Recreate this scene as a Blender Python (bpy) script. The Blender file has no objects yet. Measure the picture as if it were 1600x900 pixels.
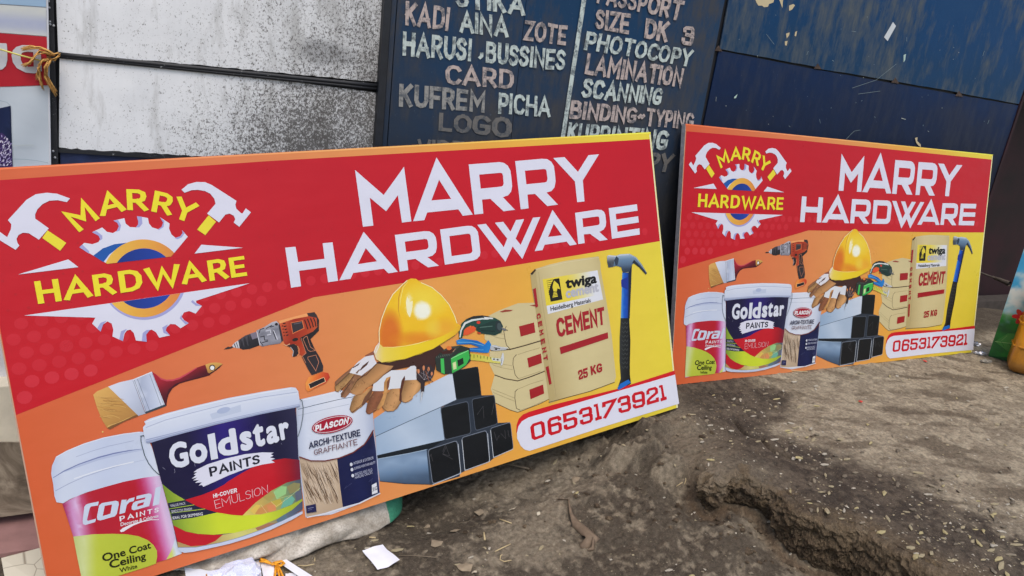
import bpy, bmesh, math, random
import numpy as np
from mathutils import Matrix, Vector
from mathutils.geometry import tessellate_polygon
SC = bpy.context.scene
COL = SC.collection
random.seed(7)
RNG = np.random.default_rng(11)

# ------------------------------------------------------------------ camera, sky, sun, exposure
CAMH = 1.57
F = 1120.0
B = np.array([[0.87235356, 0.01925188, -0.48849629],
              [-0.4711633, 0.29963815, -0.82959154],
              [0.13040093, 0.95385866, 0.27046119]])      # camera axes -> world (x along the wall, y into it, z up)
u_, s_, v_ = np.linalg.svd(B)
B = u_ @ v_
cam = bpy.data.cameras.new('camera')
cam.sensor_width = 36.0
cam.lens = 36.0 * F / 1600.0
cam.clip_start = 0.02
cam.clip_end = 500
camo = bpy.data.objects.new('camera', cam)
COL.objects.link(camo)
M4 = Matrix([[*B[0], 0], [*B[1], 0], [*B[2], CAMH], [0, 0, 0, 1]])
camo.matrix_world = M4
SC.camera = camo

SUN_EL, SUN_AZ = math.radians(62), math.radians(196)      # azimuth measured clockwise from +y
world = bpy.data.worlds.new('World')
SC.world = world
world.use_nodes = True
wn = world.node_tree
bg = wn.nodes['Background']
sky = wn.nodes.new('ShaderNodeTexSky')
sky.sky_type = 'NISHITA'
sky.sun_disc = False
sky.sun_elevation = SUN_EL
sky.sun_rotation = SUN_AZ
sky.air_density = 1.3
sky.dust_density = 4.0
wn.links.new(sky.outputs[0], bg.inputs[0])
bg.inputs[1].default_value = 0.15
sun = bpy.data.lights.new('sun', 'SUN')
sun.energy = 1.0
sun.angle = math.radians(38)
sun.color = (1.0, 0.95, 0.88)
suno = bpy.data.objects.new('sun', sun)
COL.objects.link(suno)
sd = Vector((math.sin(SUN_AZ) * math.cos(SUN_EL), math.cos(SUN_AZ) * math.cos(SUN_EL), math.sin(SUN_EL)))
suno.rotation_euler = sd.to_track_quat('Z', 'Y').to_euler()
SC.view_settings.view_transform = 'Standard'
SC.view_settings.look = 'None'
SC.view_settings.gamma = 1.0
SC.view_settings.exposure = 0.25

# ------------------------------------------------------------------ helpers
def lin(c):
    r = []
    for v in c[:3]:
        v = max(0.0, min(255.0, v)) / 255.0
        r.append(v / 12.92 if v <= 0.04045 else ((v + 0.055) / 1.055) ** 2.4)
    return tuple(r)

def ray(px, py):
    return B @ np.array([(px - 800) / F, (450 - py) / F, -1.0])

def wallp(px, py, Y):
    r = ray(px, py)
    r = r * (Y / r[1])
    return Vector((r[0], r[1], r[2] + CAMH))

def tag(o, label=None, cat=None, group=None, kind=None):
    if label: o['label'] = label
    if cat: o['category'] = cat
    if group: o['group'] = group
    if kind: o['kind'] = kind
    return o

def empty(name, loc=(0, 0, 0), **k):
    o = bpy.data.objects.new(name, None)
    o.empty_display_size = 0.1
    COL.objects.link(o)
    o.location = loc
    return tag(o, **k)

def link(name, me, mat=None, parent=None, **k):
    o = bpy.data.objects.new(name, me)
    COL.objects.link(o)
    if mat is not None and not len(me.materials):
        me.materials.append(mat)
    if parent is not None:
        o.parent = parent
    return tag(o, **k)

def mesh(name, vs, fs, smooth=False):
    me = bpy.data.meshes.new(name)
    me.from_pydata([tuple(v) for v in vs], [], fs)
    me.update()
    if smooth:
        me.polygons.foreach_set('use_smooth', [True] * len(me.polygons))
    return me

def boxmesh(name, lo, hi, bevel=0.0):
    bm = bmesh.new()
    bmesh.ops.create_cube(bm, size=1)
    for v in bm.verts:
        v.co = Vector([lo[i] + (v.co[i] + .5) * (hi[i] - lo[i]) for i in range(3)])
    if bevel:
        bmesh.ops.bevel(bm, geom=bm.edges[:], offset=bevel, segments=2, affect='EDGES', profile=.6)
    me = bpy.data.meshes.new(name)
    bm.to_mesh(me); bm.free()
    return me

def slab(name, pts, depth, nrm):
    """a polygon given by world points, extruded by depth against nrm"""
    n = Vector(nrm).normalized()
    front = [Vector(p) for p in pts]
    back = [p - n * depth for p in front]
    m = len(front)
    fs = [list(range(m)), list(range(2 * m - 1, m - 1, -1))]
    for i in range(m):
        j = (i + 1) % m
        fs.append([i, i + m, j + m, j])
    me = mesh(name, front + back, fs)
    bm = bmesh.new(); bm.from_mesh(me)
    bmesh.ops.recalc_face_normals(bm, faces=bm.faces[:])
    bm.to_mesh(me); bm.free()
    return me

def tube(name, pts, rad, seg=8, caps=True):
    """tube along a polyline; rad a number or a list"""
    pts = [Vector(p) for p in pts]
    n = len(pts)
    rr = rad if isinstance(rad, (list, tuple)) else [rad] * n
    vs, fs = [], []
    up = Vector((0, 0, 1))
    for i, p in enumerate(pts):
        t = (pts[min(i + 1, n - 1)] - pts[max(i - 1, 0)]).normalized()
        a = t.cross(up)
        if a.length < 1e-3: a = t.cross(Vector((1, 0, 0)))
        a.normalize(); b = t.cross(a).normalized()
        for k in range(seg):
            an = 2 * math.pi * k / seg
            vs.append(p + (a * math.cos(an) + b * math.sin(an)) * rr[i])
    for i in range(n - 1):
        for k in range(seg):
            k2 = (k + 1) % seg
            fs.append([i * seg + k, i * seg + k2, (i + 1) * seg + k2, (i + 1) * seg + k])
    if caps:
        fs.append(list(range(seg))[::-1]); fs.append([(n - 1) * seg + k for k in range(seg)])
    return mesh(name, vs, fs, True)

def hom(src, dst):
    A = []
    for (x, y), (u, v) in zip(src, dst):
        A.append([x, y, 1, 0, 0, 0, -u * x, -u * y, -u])
        A.append([0, 0, 0, x, y, 1, -v * x, -v * y, -v])
    return np.linalg.svd(np.array(A, float))[2][-1].reshape(3, 3)

def hap(H, x, y):
    w = H[2, 0] * x + H[2, 1] * y + H[2, 2]
    return ((H[0, 0] * x + H[0, 1] * y + H[0, 2]) / w, (H[1, 0] * x + H[1, 1] * y + H[1, 2]) / w)

# ------------------------------------------------------------------ numpy gradient noise
PERM = RNG.permutation(512).astype(np.int64)
PERM = np.concatenate([PERM, PERM])
GA = RNG.random(512) * 2 * np.pi
GX, GY = np.cos(GA), np.sin(GA)
def pnoise(x, y):
    xi = np.floor(x).astype(np.int64); yi = np.floor(y).astype(np.int64)
    xf = x - xi; yf = y - yi
    u = xf * xf * xf * (xf * (xf * 6 - 15) + 10); v = yf * yf * yf * (yf * (yf * 6 - 15) + 10)
    def g(ix, iy, fx, fy):
        h = PERM[(PERM[ix & 511] + (iy & 511)) & 511]
        return GX[h] * fx + GY[h] * fy
    a = g(xi, yi, xf, yf); b = g(xi + 1, yi, xf - 1, yf)
    c = g(xi, yi + 1, xf, yf - 1); d = g(xi + 1, yi + 1, xf - 1, yf - 1)
    return (a + u * (b - a)) * (1 - v) + (c + u * (d - c)) * v
def fbm(x, y, oct=4, gain=.5, lac=2.03, ridged=False):
    s = 0; a = 1
    for i in range(oct):
        n = pnoise(x + 17.3 * i, y - 9.1 * i)
        if ridged: n = .35 - np.abs(n) * 1.4
        s = s + a * n; a *= gain; x = x * lac; y = y * lac
    return s
def sst(x, a, b):
    t = np.clip((x - a) / (b - a), 0, 1)
    return t * t * (3 - 2 * t)

# ------------------------------------------------------------------ materials
def newmat(name, rough=.6, base=(.5, .5, .5), spec=.5):
    m = bpy.data.materials.new(name)
    m.use_nodes = True
    b = m.node_tree.nodes['Principled BSDF']
    b.inputs['Base Color'].default_value = (*base, 1)
    b.inputs['Roughness'].default_value = rough
    b.inputs['Specular IOR Level'].default_value = spec
    return m, m.node_tree, b

def nd(nt, t, **k):
    n = nt.nodes.new(t)
    for a, v in k.items():
        if a.startswith('i_'):
            n.inputs[int(a[2:]) if a[2:].isdigit() else a[2:].replace('_', ' ')].default_value = v
        else:
            setattr(n, a, v)
    return n

def ramp(nt, fac, stops):
    r = nt.nodes.new('ShaderNodeValToRGB')
    e = r.color_ramp.elements
    while len(e) < len(stops): e.new(.5)
    for q, (p, c) in zip(e, stops):
        q.position = p
        q.color = (*c, 1) if isinstance(c, tuple) else (c, c, c, 1)
    nt.links.new(fac, r.inputs[0])
    return r.outputs[0]

def noise(nt, vec, scale, detail=4, rough=.55, dist=0.0):
    n = nd(nt, 'ShaderNodeTexNoise')
    n.inputs['Scale'].default_value = scale
    n.inputs['Detail'].default_value = detail
    n.inputs['Roughness'].default_value = rough
    n.inputs['Distortion'].default_value = dist
    nt.links.new(vec, n.inputs['Vector'])
    return n.outputs['Fac']

def mapping(nt, scale=(1, 1, 1), loc=(0, 0, 0), src='Object'):
    tc = nd(nt, 'ShaderNodeTexCoord')
    mp = nd(nt, 'ShaderNodeMapping')
    mp.inputs['Scale'].default_value = scale
    mp.inputs['Location'].default_value = loc
    nt.links.new(tc.outputs[src], mp.inputs['Vector'])
    return mp.outputs[0]

def mixc(nt, fac, a, b, mode='MIX'):
    m = nd(nt, 'ShaderNodeMix', data_type='RGBA', blend_type=mode)
    for s, v in ((0, fac), (6, a), (7, b)):
        if isinstance(v, bpy.types.NodeSocket): nt.links.new(v, m.inputs[s])
        elif isinstance(v, tuple): m.inputs[s].default_value = (*v, 1)
        else: m.inputs[s].default_value = v
    return m.outputs[2]

def mathn(nt, op, a, b=0.0, c=None):
    m = nd(nt, 'ShaderNodeMath', operation=op)
    for i, v in enumerate((a, b) if c is None else (a, b, c)):
        if isinstance(v, bpy.types.NodeSocket): nt.links.new(v, m.inputs[i])
        else: m.inputs[i].default_value = v
    return m.outputs[0]

def bump(nt, b, h, strength=.3, dist=.01):
    n = nd(nt, 'ShaderNodeBump')
    n.inputs['Strength'].default_value = strength
    n.inputs['Distance'].default_value = dist
    nt.links.new(h, n.inputs['Height'])
    nt.links.new(n.outputs[0], b.inputs['Normal'])

def plain(name, rgb, rough=.6, var=.12, scale=30, bmp=.15, spec=.4):
    """a base colour with uneven wear"""
    m, nt, b = newmat(name, rough, spec=spec)
    v = mapping(nt)
    f = noise(nt, v, scale, 5, .6)
    c = lin(rgb)
    k = ramp(nt, f, [(.3, tuple(x * (1 - var) for x in c)), (.7, tuple(min(1, x * (1 + var)) for x in c))])
    nt.links.new(k, b.inputs['Base Color'])
    bump(nt, b, f, bmp, .004)
    return m
# ------------------------------------------------------------------ a painter for flat print: polygons in tiny steps of height
VINYL, vnt, vb = newmat('printed_vinyl', .33, spec=.26)
va = nd(vnt, 'ShaderNodeAttribute', attribute_name='ink')
vv = mapping(vnt)
vf = noise(vnt, vv, 9, 4, .6)
vg = noise(vnt, vv, 420, 2, .5)
vw = ramp(vnt, vf, [(.3, .955), (.7, 1.0)])
vc = mixc(vnt, 1.0, va.outputs['Color'], vw, 'MULTIPLY')
vsep = nd(vnt, 'ShaderNodeSeparateXYZ'); vtc = nd(vnt, 'ShaderNodeTexCoord'); vnt.links.new(vtc.outputs['Object'], vsep.inputs[0])
vmud = noise(vnt, mapping(vnt), 160, 5, .8)
vmr = nd(vnt, 'ShaderNodeMapRange'); vmr.inputs[1].default_value = .22; vmr.inputs[2].default_value = .0; vmr.inputs[3].default_value = 0; vmr.inputs[4].default_value = .09; vnt.links.new(vsep.outputs['Y'], vmr.inputs[0])
vmk = ramp(vnt, mathn(vnt, 'ADD', vmud, vmr.outputs[0]), [(.70, 0.0), (.76, .45)])
vs_ = noise(vnt, mapping(vnt, (3, 40, 1)), 14, 3, .7)
vc2 = mixc(vnt, ramp(vnt, vs_, [(.68, 0.0), (.78, .10)]), vc, (.62, .60, .58))
vc3 = mixc(vnt, vmk, vc2, lin((112, 96, 78)))
vnt.links.new(vc3, vb.inputs['Base Color'])
vnt.links.new(ramp(vnt, vf, [(.3, .27), (.75, .42)]), vb.inputs['Roughness'])
vrip = noise(vnt, mapping(vnt, (1.6, 3.2, 1)), 2.2, 3, .5)
bump(vnt, vb, mathn(vnt, 'ADD', mathn(vnt, 'MULTIPLY', vg, .012), vrip), .30, .012)

PAINT, pnt, pb = newmat('wall_paint_lettering', .6, spec=.3)      # brushed lettering: worn through in places
pa = nd(pnt, 'ShaderNodeAttribute', attribute_name='ink')
pv = mapping(pnt)
pf = noise(pnt, pv, 28, 6, .75)
pk = mixc(pnt, ramp(pnt, pf, [(.48, 0.0), (.60, .8)]), pa.outputs['Color'], lin((62, 72, 84)))
pf2 = noise(pnt, mapping(pnt, (60, 8, 1)), 1.5, 4, .7)
pk = mixc(pnt, ramp(pnt, pf2, [(.50, 0.0), (.68, .5)]), pk, lin((95, 96, 98)))
pnt.links.new(pk, pb.inputs['Base Color'])

INKK = (0.80, 0.82, 0.80)          # how bright printed white is
class Art:
    def __init__(self, tomap, z0=0.0, dz=0.00003, cell=.02, gain=INKK):
        self.map = tomap; self.z = z0; self.dz = dz; self.cell = cell; self.gain = gain
        self.v = []; self.f = []; self.c = []
    def col(self, c, p):
        if callable(c): c = c(*p)
        l = lin(c)
        return (l[0] * self.gain[0], l[1] * self.gain[1], l[2] * self.gain[2], 1)
    def tris(self, tl, c, z):
        for t in tl:
            i = len(self.v)
            for p in t:
                q = self.map(*p)
                self.v.append((q[0], q[1], z)); self.c.append(self.col(c, p))
            self.f.append((i, i + 1, i + 2))
    def poly(self, pts, c, holes=(), keep=False):
        self.z += 0 if keep else self.dz
        rings = [[Vector((x, y, 0)) for x, y in pts]] + [[Vector((x, y, 0)) for x, y in h] for h in holes]
        flat = [tuple(p[:2]) for r in rings for p in r]
        tl = [tuple(flat[i] for i in t) for t in tessellate_polygon(rings)]
        if callable(c):
            out = []
            st = list(tl)
            while st:
                t = st.pop()
                w = [self.map(*p) for p in t]
                e = [(w[a][0] - w[b][0]) ** 2 + (w[a][1] - w[b][1]) ** 2 for a, b in ((0, 1), (1, 2), (2, 0))]
                if max(e) > self.cell ** 2 * 2:
                    k = e.index(max(e)); a, b, d = t[k], t[(k + 1) % 3], t[(k + 2) % 3]
                    m = ((a[0] + b[0]) / 2, (a[1] + b[1]) / 2)
                    st += [(a, m, d), (m, b, d)]
                else: out.append(t)
            tl = out
        self.tris(tl, c, self.z)
        return self
    def strip(self, pts, w, c, closed=False, taper=None, square=False, keep=False):
        """thick polyline with mitred corners"""
        self.z += 0 if keep else self.dz
        for q in stroke(pts, w, closed, taper, square):
            self.tris([(q[0], q[1], q[2]), (q[0], q[2], q[3])], c, self.z)
        return self
    def build(self, name, parent, mat=None, **k):
        me = mesh(name, self.v, self.f)
        at = me.color_attributes.new('ink', 'FLOAT_COLOR', 'POINT')
        at.data.foreach_set('color', np.array(self.c, dtype=np.float32).ravel())
        # all faces towards +z
        bm = bmesh.new(); bm.from_mesh(me)
        fl = [f for f in bm.faces if f.normal.z < 0]
        bmesh.ops.reverse_faces(bm, faces=fl)
        bm.to_mesh(me); bm.free()
        return link(name, me, mat or VINYL, parent, **k)

def stroke(pts, w, closed=False, taper=None, square=False):
    P = [Vector(p).to_2d() for p in pts]
    n = len(P)
    if square and not closed and n > 1:
        P[0] = P[0] + (P[0] - P[1]).normalized() * w / 2
        P[-1] = P[-1] + (P[-1] - P[-2]).normalized() * w / 2
    L, R = [], []
    for i in range(n):
        a = P[i - 1] if (i or closed) else None
        b = P[(i + 1) % n] if (i < n - 1 or closed) else None
        d1 = (P[i] - a).normalized() if a is not None else None
        d2 = (b - P[i]).normalized() if b is not None else None
        if d1 is None: d1 = d2
        if d2 is None: d2 = d1
        n1 = Vector((-d1.y, d1.x)); n2 = Vector((-d2.y, d2.x))
        m = n1 + n2
        if m.length < 1e-4: m = n1
        m.normalize()
        k = 1 / max(.45, m.dot(n1))
        ww = w * (taper[i] if taper else 1) / 2
        L.append(P[i] + m * ww * k); R.append(P[i] - m * ww * k)
    out = []
    for i in range(n if closed else n - 1):
        j = (i + 1) % n
        out.append((tuple(L[i]), tuple(L[j]), tuple(R[j]), tuple(R[i])))
    return out

def arc(cx, cy, rx, ry, a0, a1, n=8):
    return [(cx + rx * math.cos(math.radians(a0 + (a1 - a0) * i / n)), cy + ry * math.sin(math.radians(a0 + (a1 - a0) * i / n))) for i in range(n + 1)]

def ell(cx, cy, rx, ry, rot=0, n=28):
    r = math.radians(rot)
    return [(cx + rx * math.cos(t) * math.cos(r) - ry * math.sin(t) * math.sin(r),
             cy + rx * math.cos(t) * math.sin(r) + ry * math.sin(t) * math.cos(r)) for t in [2 * math.pi * i / n for i in range(n)]]

# glyphs: (width, [polylines]) in a box of height 1, y up
G = {
 'A': (.72, [[(0, 0), (.36, 1), (.72, 0)], [(.13, .3), (.59, .3)]]),
 'B': (.55, [[(0, 0), (0, 1), (.36, 1), (.5, .9), (.5, .65), (.36, .53), (0, .53)], [(.36, .53), (.55, .42), (.55, .12), (.4, 0), (0, 0)]]),
 'C': (.6, [[(.6, .82), (.5, .96), (.3, 1), (.1, .92), (0, .7), (0, .3), (.1, .08), (.3, 0), (.5, .04), (.6, .18)]]),
 'D': (.6, [[(0, 0), (0, 1), (.3, 1), (.5, .9), (.6, .68), (.6, .32), (.5, .1), (.3, 0), (0, 0)]]),
 'E': (.5, [[(.5, 1), (0, 1), (0, 0), (.5, 0)], [(0, .5), (.44, .5)]]),
 'F': (.48, [[(.48, 1), (0, 1), (0, 0)], [(0, .5), (.42, .5)]]),
 'G': (.62, [[(.6, .84), (.48, .97), (.3, 1), (.1, .92), (0, .7), (0, .3), (.1, .08), (.3, 0), (.5, .03), (.62, .14), (.62, .44), (.36, .44)]]),
 'H': (.6, [[(0, 0), (0, 1)], [(.6, 0), (.6, 1)], [(0, .5), (.6, .5)]]),
 'I': (0.0, [[(0, 0), (0, 1)]]),
 'K': (.55, [[(0, 0), (0, 1)], [(.55, 1), (.05, .45)], [(.2, .6), (.55, 0)]]),
 'L': (.48, [[(0, 1), (0, 0), (.48, 0)]]),
 'M': (.8, [[(0, 0), (0, 1), (.4, .35), (.8, 1), (.8, 0)]]),
 'N': (.62, [[(0, 0), (0, 1), (.62, 0), (.62, 1)]]),
 'O': (.66, [[(.33, 1), (.13, .93), (0, .7), (0, .3), (.13, .07), (.33, 0), (.53, .07), (.66, .3), (.66, .7), (.53, .93), (.33, 1)]]),
 'P': (.52, [[(0, 0), (0, 1), (.34, 1), (.5, .9), (.52, .7), (.48, .52), (.34, .42), (0, .42)]]),
 'R': (.56, [[(0, 0), (0, 1), (.34, 1), (.5, .9), (.53, .72), (.48, .54), (.34, .44), (0, .44)], [(.28, .44), (.56, 0)]]),
 'S': (.52, [[(.5, .84), (.4, .96), (.25, 1), (.08, .94), (0, .78), (.06, .62), (.25, .53), (.44, .44), (.52, .26), (.44, .07), (.25, 0), (.1, .03), (0, .16)]]),
 'T': (.6, [[(0, 1), (.6, 1)], [(.3, 1), (.3, 0)]]),
 'U': (.58, [[(0, 1), (0, .3), (.1, .07), (.29, 0), (.48, .07), (.58, .3), (.58, 1)]]),
 'V': (.66, [[(0, 1), (.33, 0), (.66, 1)]]),
 'W': (1.0, [[(0, 1), (.25, 0), (.5, .9), (.75, 0), (1.0, 1)]]),
 'X': (.6, [[(0, 1), (.6, 0)], [(.6, 1), (0, 0)]]),
 'Y': (.66, [[(0, 1), (.33, .45), (.66, 1)], [(.33, .45), (.33, 0)]]),
 'Z': (.56, [[(0, 1), (.56, 1), (0, 0), (.56, 0)]]),
 '-': (.3, [[(0, .45), (.3, .45)]]), '~': (.4, [[(0, .40), (.1, .52), (.28, .40), (.4, .52)]]),
 ',': (.1, [[(.1, .62), (.1, .4), (0, .22)]]), ' ': (.4, []), '&': (.6, [[(.6, 0), (.1, .75), (.2, 1), (.38, .9), (.36, .7), (0, .3), (.15, 0), (.4, .05), (.6, .4)]]),
 '0': (.62, [[(.1, 1), (.52, 1), (.62, .88), (.62, .12), (.52, 0), (.1, 0), (0, .12), (0, .88), (.1, 1)]]),
 '1': (.3, [[(0, 1), (.15, 1), (.15, 0)], [(0, 0), (.3, 0)]]),
 '2': (.62, [[(0, .75), (0, .9), (.1, 1), (.52, 1), (.62, .88), (.62, .6), (.1, .3), (0, .2), (0, 0), (.62, 0), (.62, .12)]]),
 '3': (.62, [[(0, .8), (0, .9), (.1, 1), (.52, 1), (.6, .9), (.6, .62), (.5, .53), (.18, .53)], [(.5, .53), (.62, .43), (.62, .12), (.52, 0), (.1, 0), (0, .1), (0, .2)]]),
 '5': (.62, [[(.62, 1), (0, 1), (0, .58), (.5, .58), (.62, .46), (.62, .12), (.52, 0), (.1, 0), (0, .1), (0, .2)]]),
 '6': (.62, [[(.62, .84), (.62, .9), (.52, 1), (.1, 1), (0, .88), (0, .12), (.1, 0), (.52, 0), (.62, .12), (.62, .45), (.52, .56), (0, .56)]]),
 '7': (.62, [[(0, .82), (0, 1), (.62, 1), (.08, 0)]]),
 '9': (.62, [[(0, .16), (0, .1), (.1, 0), (.52, 0), (.62, .12), (.62, .88), (.52, 1), (.1, 1), (0, .88), (0, .54), (.1, .44), (.62, .44)]]),
}
def word(art, s, quad, c, t=.2, gap=.12, jit=0.0, widths=None, square=True):
    """stroke lettering whose inked box fills quad (tl, tr, br, bl)"""
    x = t / 2; items = []
    for ch in s:
        w, pl = G[ch]
        for p in pl:
            pp = [(x + a, b) for a, b in p]
            if jit:
                jx, jy = random.uniform(-jit, jit), random.uniform(-jit, jit)
                pp = [(a + jx + random.uniform(-jit, jit) * .5, b + jy * .7 + random.uniform(-jit, jit) * .5) for a, b in pp]
            items.append((pp, t * (1 + random.uniform(-jit, jit) * 2)))
        x += w + t + gap
    W = x - gap - t / 2
    H = hom([(0, 1 + t / 2), (W, 1 + t / 2), (W, -t / 2), (0, -t / 2)], quad)
    for pp, tt in items:
        art.z += art.dz * .6
        closed = pp[0] == pp[-1]
        q = pp[:-1] if closed else pp
        for a in stroke(q, tt, closed, None, square):
            m = [hap(H, *p) for p in a]
            art.z += art.dz * .22
            art.tris([(m[0], m[1], m[2]), (m[0], m[2], m[3])], c, art.z)

_bf = {}
def btris(s):
    if s not in _bf:
        cu = bpy.data.curves.new('t', 'FONT'); cu.body = s; cu.resolution_u = 3
        ob = bpy.data.objects.new('t', cu)
        me = bpy.data.meshes.new_from_object(ob)
        me.calc_loop_triangles()
        vs = [(v.co.x, v.co.y) for v in me.vertices]
        tl = [tuple(vs[i] for i in t.vertices) for t in me.loop_triangles]
        bpy.data.objects.remove(ob); bpy.data.curves.remove(cu); bpy.data.meshes.remove(me)
        _bf[s] = tl
    return _bf[s]
def text(art, s, quad, c, bold=0.0, n=6):
    """type set in the built-in face, thickened by bold, its inked box fitted to quad"""
    tl = btris(s)
    X = [p[0] for t in tl for p in t]; Y = [p[1] for t in tl for p in t]
    x0, x1, y0, y1 = min(X) - bold, max(X) + bold, min(Y) - bold, max(Y) + bold
    H = hom([(x0, y1), (x1, y1), (x1, y0), (x0, y0)], quad)
    sh = [(0, 0)] + ([(bold * math.cos(6.2832 * i / n), bold * math.sin(6.2832 * i / n)) for i in range(n)] if bold else [])
    for dx, dy in sh:
        art.z += art.dz * .35
        art.tris([[hap(H, p[0] + dx, p[1] + dy) for p in t] for t in tl], c, art.z)

def Z(ox, oy, s):
    """tracing frame: detail view coordinates -> picture coordinates"""
    def f(*pts):
        if len(pts) == 1 and isinstance(pts[0], list): pts = pts[0]
        return [(ox + x / s, oy + y / s) for x, y in pts]
    return f
# ------------------------------------------------------------------ the signboard: 2.4 m x 1.228 m, its print traced from the nearer board
BW, BH = 2.4, 1.228
Q1 = [(-53, 264), (1016, 208), (1060, 637), (82, 951)]
HI = hom(Q1, [(0, BH), (BW, BH), (BW, 0), (0, 0)])
def uv(x, y): return hap(HI, x, y)
def uof(x, y): return hap(HI, x, y)[0] / BW
def grad(stops):
    def f(t):
        if t <= stops[0][0]: return stops[0][1]
        for (a, ca), (b, cb) in zip(stops, stops[1:]):
            if t <= b:
                k = (t - a) / (b - a)
                return tuple(ca[i] + (cb[i] - ca[i]) * k for i in range(3))
        return stops[-1][1]
    return f
def hor(x0, y0, x1, y1, stops):
    """colour along the line from (x0,y0) to (x1,y1) of the picture"""
    g = grad(stops); dx, dy = x1 - x0, y1 - y0; L = dx * dx + dy * dy
    return lambda x, y: g(((x - x0) * dx + (y - y0) * dy) / L)
def between(la, lb, stops):
    """colour across a bucket, from its left edge line to its right edge line"""
    g = grad(stops)
    def f(x, y):
        xa = la[0] + (y - la[1]) * (la[2] - la[0]) / (la[3] - la[1])
        xb = lb[0] + (y - lb[1]) * (lb[2] - lb[0]) / (lb[3] - lb[1])
        return g((x - xa) / (xb - xa))
    return f
ZA, ZB, ZC, ZD, ZE, ZF = Z(0, 240, 3.75), Z(0, 440, 3.75), Z(0, 660, 3.75), Z(200, 600, 3.75), Z(340, 440, 3.75), Z(560, 560, 3.75)
ZI = Z(560, 420, 4.09)
Z1, Z2, Z3, Z4, Z5 = Z(540, 230, 6.925), Z(720, 230, 6.957), Z(430, 360, 8), Z(610, 330, 8), Z(800, 310, 7.619)
ZP, ZR, ZG = Z(800, 580, 5.926), Z(345, 480, 6.428), Z(515, 540, 7.5)
ZBR, ZC1, ZC2, ZG1, ZG2, ZPL, ZT, ZCE = Z(140, 560, 7.273), Z(70, 640, 6.427), Z(100, 760, 6.43), Z(215, 600, 5.623), Z(230, 740, 6.154), Z(455, 600, 4.093), Z(670, 480, 5.0), Z(820, 390, 3.915)

board = empty('signboard', label='nearer large red and orange hardware shop signboard propped on the sack at left', cat='signboard',
              group='twin hardware signboards leaning on the wall')
BGK = grad([(0, (220, 100, 58)), (.12, (224, 114, 72)), (.3, (228, 134, 84)), (.48, (233, 155, 88)), (.66, (238, 172, 72)), (.8, (237, 190, 70)), (.88, (236, 208, 70)), (1, (236, 216, 66))])
a = Art(uv, 0.0, cell=.06)
a.poly([(x, y) for x, y in Q1], lambda x, y: BGK(uof(x, y)))
a.build('printed_background', board)
# body of the board
ALU, ant, ab = newmat('board_edge_metal', .42, lin((165, 165, 172)), .5)
af = noise(ant, mapping(ant), 40, 4, .6)
ant.links.new(ramp(ant, af, [(.3, lin((150, 150, 158))), (.7, lin((185, 185, 192)))]), ab.inputs['Base Color'])
ab.inputs['Metallic'].default_value = .2
link('backing_panel', boxmesh('backing_panel', (.012, .012, -.024), (BW - .012, BH - .012, -.0012)), plain('board_backing', (150, 148, 145)), board)
for nm, lo, hi in (('edge_strip', (0, 0, -.026), (.012, BH, -.0004)), ('edge_strip', (BW - .012, 0, -.026), (BW, BH, -.0004)),
                   ('edge_strip', (.0125, 0, -.026), (BW - .0125, .0118, -.0004)), ('edge_strip', (.0125, BH - .0118, -.026), (BW - .0125, BH, -.0004))):
    link(nm, boxmesh(nm, lo, hi), ALU, board)
# highlight of the wrapped upper edge painted on, with pale side lines
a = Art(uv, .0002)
def iv(u, v):
    Hf = np.linalg.inv(HI); return hap(Hf, u, v)
def onb(us): return [iv(u * BW, v) for u, v in us]
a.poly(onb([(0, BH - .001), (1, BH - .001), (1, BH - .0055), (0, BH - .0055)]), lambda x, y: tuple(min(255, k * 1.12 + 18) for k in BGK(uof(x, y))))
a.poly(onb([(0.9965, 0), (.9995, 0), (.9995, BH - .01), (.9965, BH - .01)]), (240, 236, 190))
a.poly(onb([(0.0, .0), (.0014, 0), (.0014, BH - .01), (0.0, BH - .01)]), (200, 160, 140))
a.build('painted_edge_line', board)
# red band
a = Art(uv, .0003, cell=.09)
redK = lambda x, y: (201 + 3 * math.sin(x * .01), 20, 38)
tl_, tr_ = iv(.0075, BH - .034), iv(BW - .0085, BH - .0305)
a.poly([tl_, (420, 252), tr_, (1031, 378), (900, 400), (490.7, 464.8), (25.5, 648)], redK)
a.z += .0002
bx = [(25.5, 648), (490.7, 464.8), (1031, 378)]
def inband(x, y, m):
    for (x0, y0), (x1, y1) in zip(bx, bx[1:]):
        if x0 - 60 <= x <= x1:
            if y > y0 + (x - x0) * (y1 - y0) / (x1 - x0) - m: return False
    return x < 1018
P_ = .047
for j in range(30):
    for i in range(60):
        u = .03 + i * P_ + (j % 2) * P_ / 2; v = .36 + j * P_ * .86
        if u > BW - .03 or v > BH - .07: continue
        x, y = iv(u, v)
        pr = 13 if v < .8 else 6
        if not inband(x, y, pr * (1.6 - u / BW * .8)): continue
        k = (v - .36) / .75
        if k < .62:
            r = .0205 * (1 - .35 * k); c = (214, 46, 62) if k < .4 else (209, 36, 52)
        else:
            r = .006 * (1.3 - k); c = (192, 26, 40)
            if r < .0022: continue
        n = 12
        pts = [iv(u + r * math.cos(6.2832 * q / n), v + r * math.sin(6.2832 * q / n)) for q in range(n)]
        a.poly(pts, c, keep=True)
a.build('printed_red_band', board)

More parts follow.
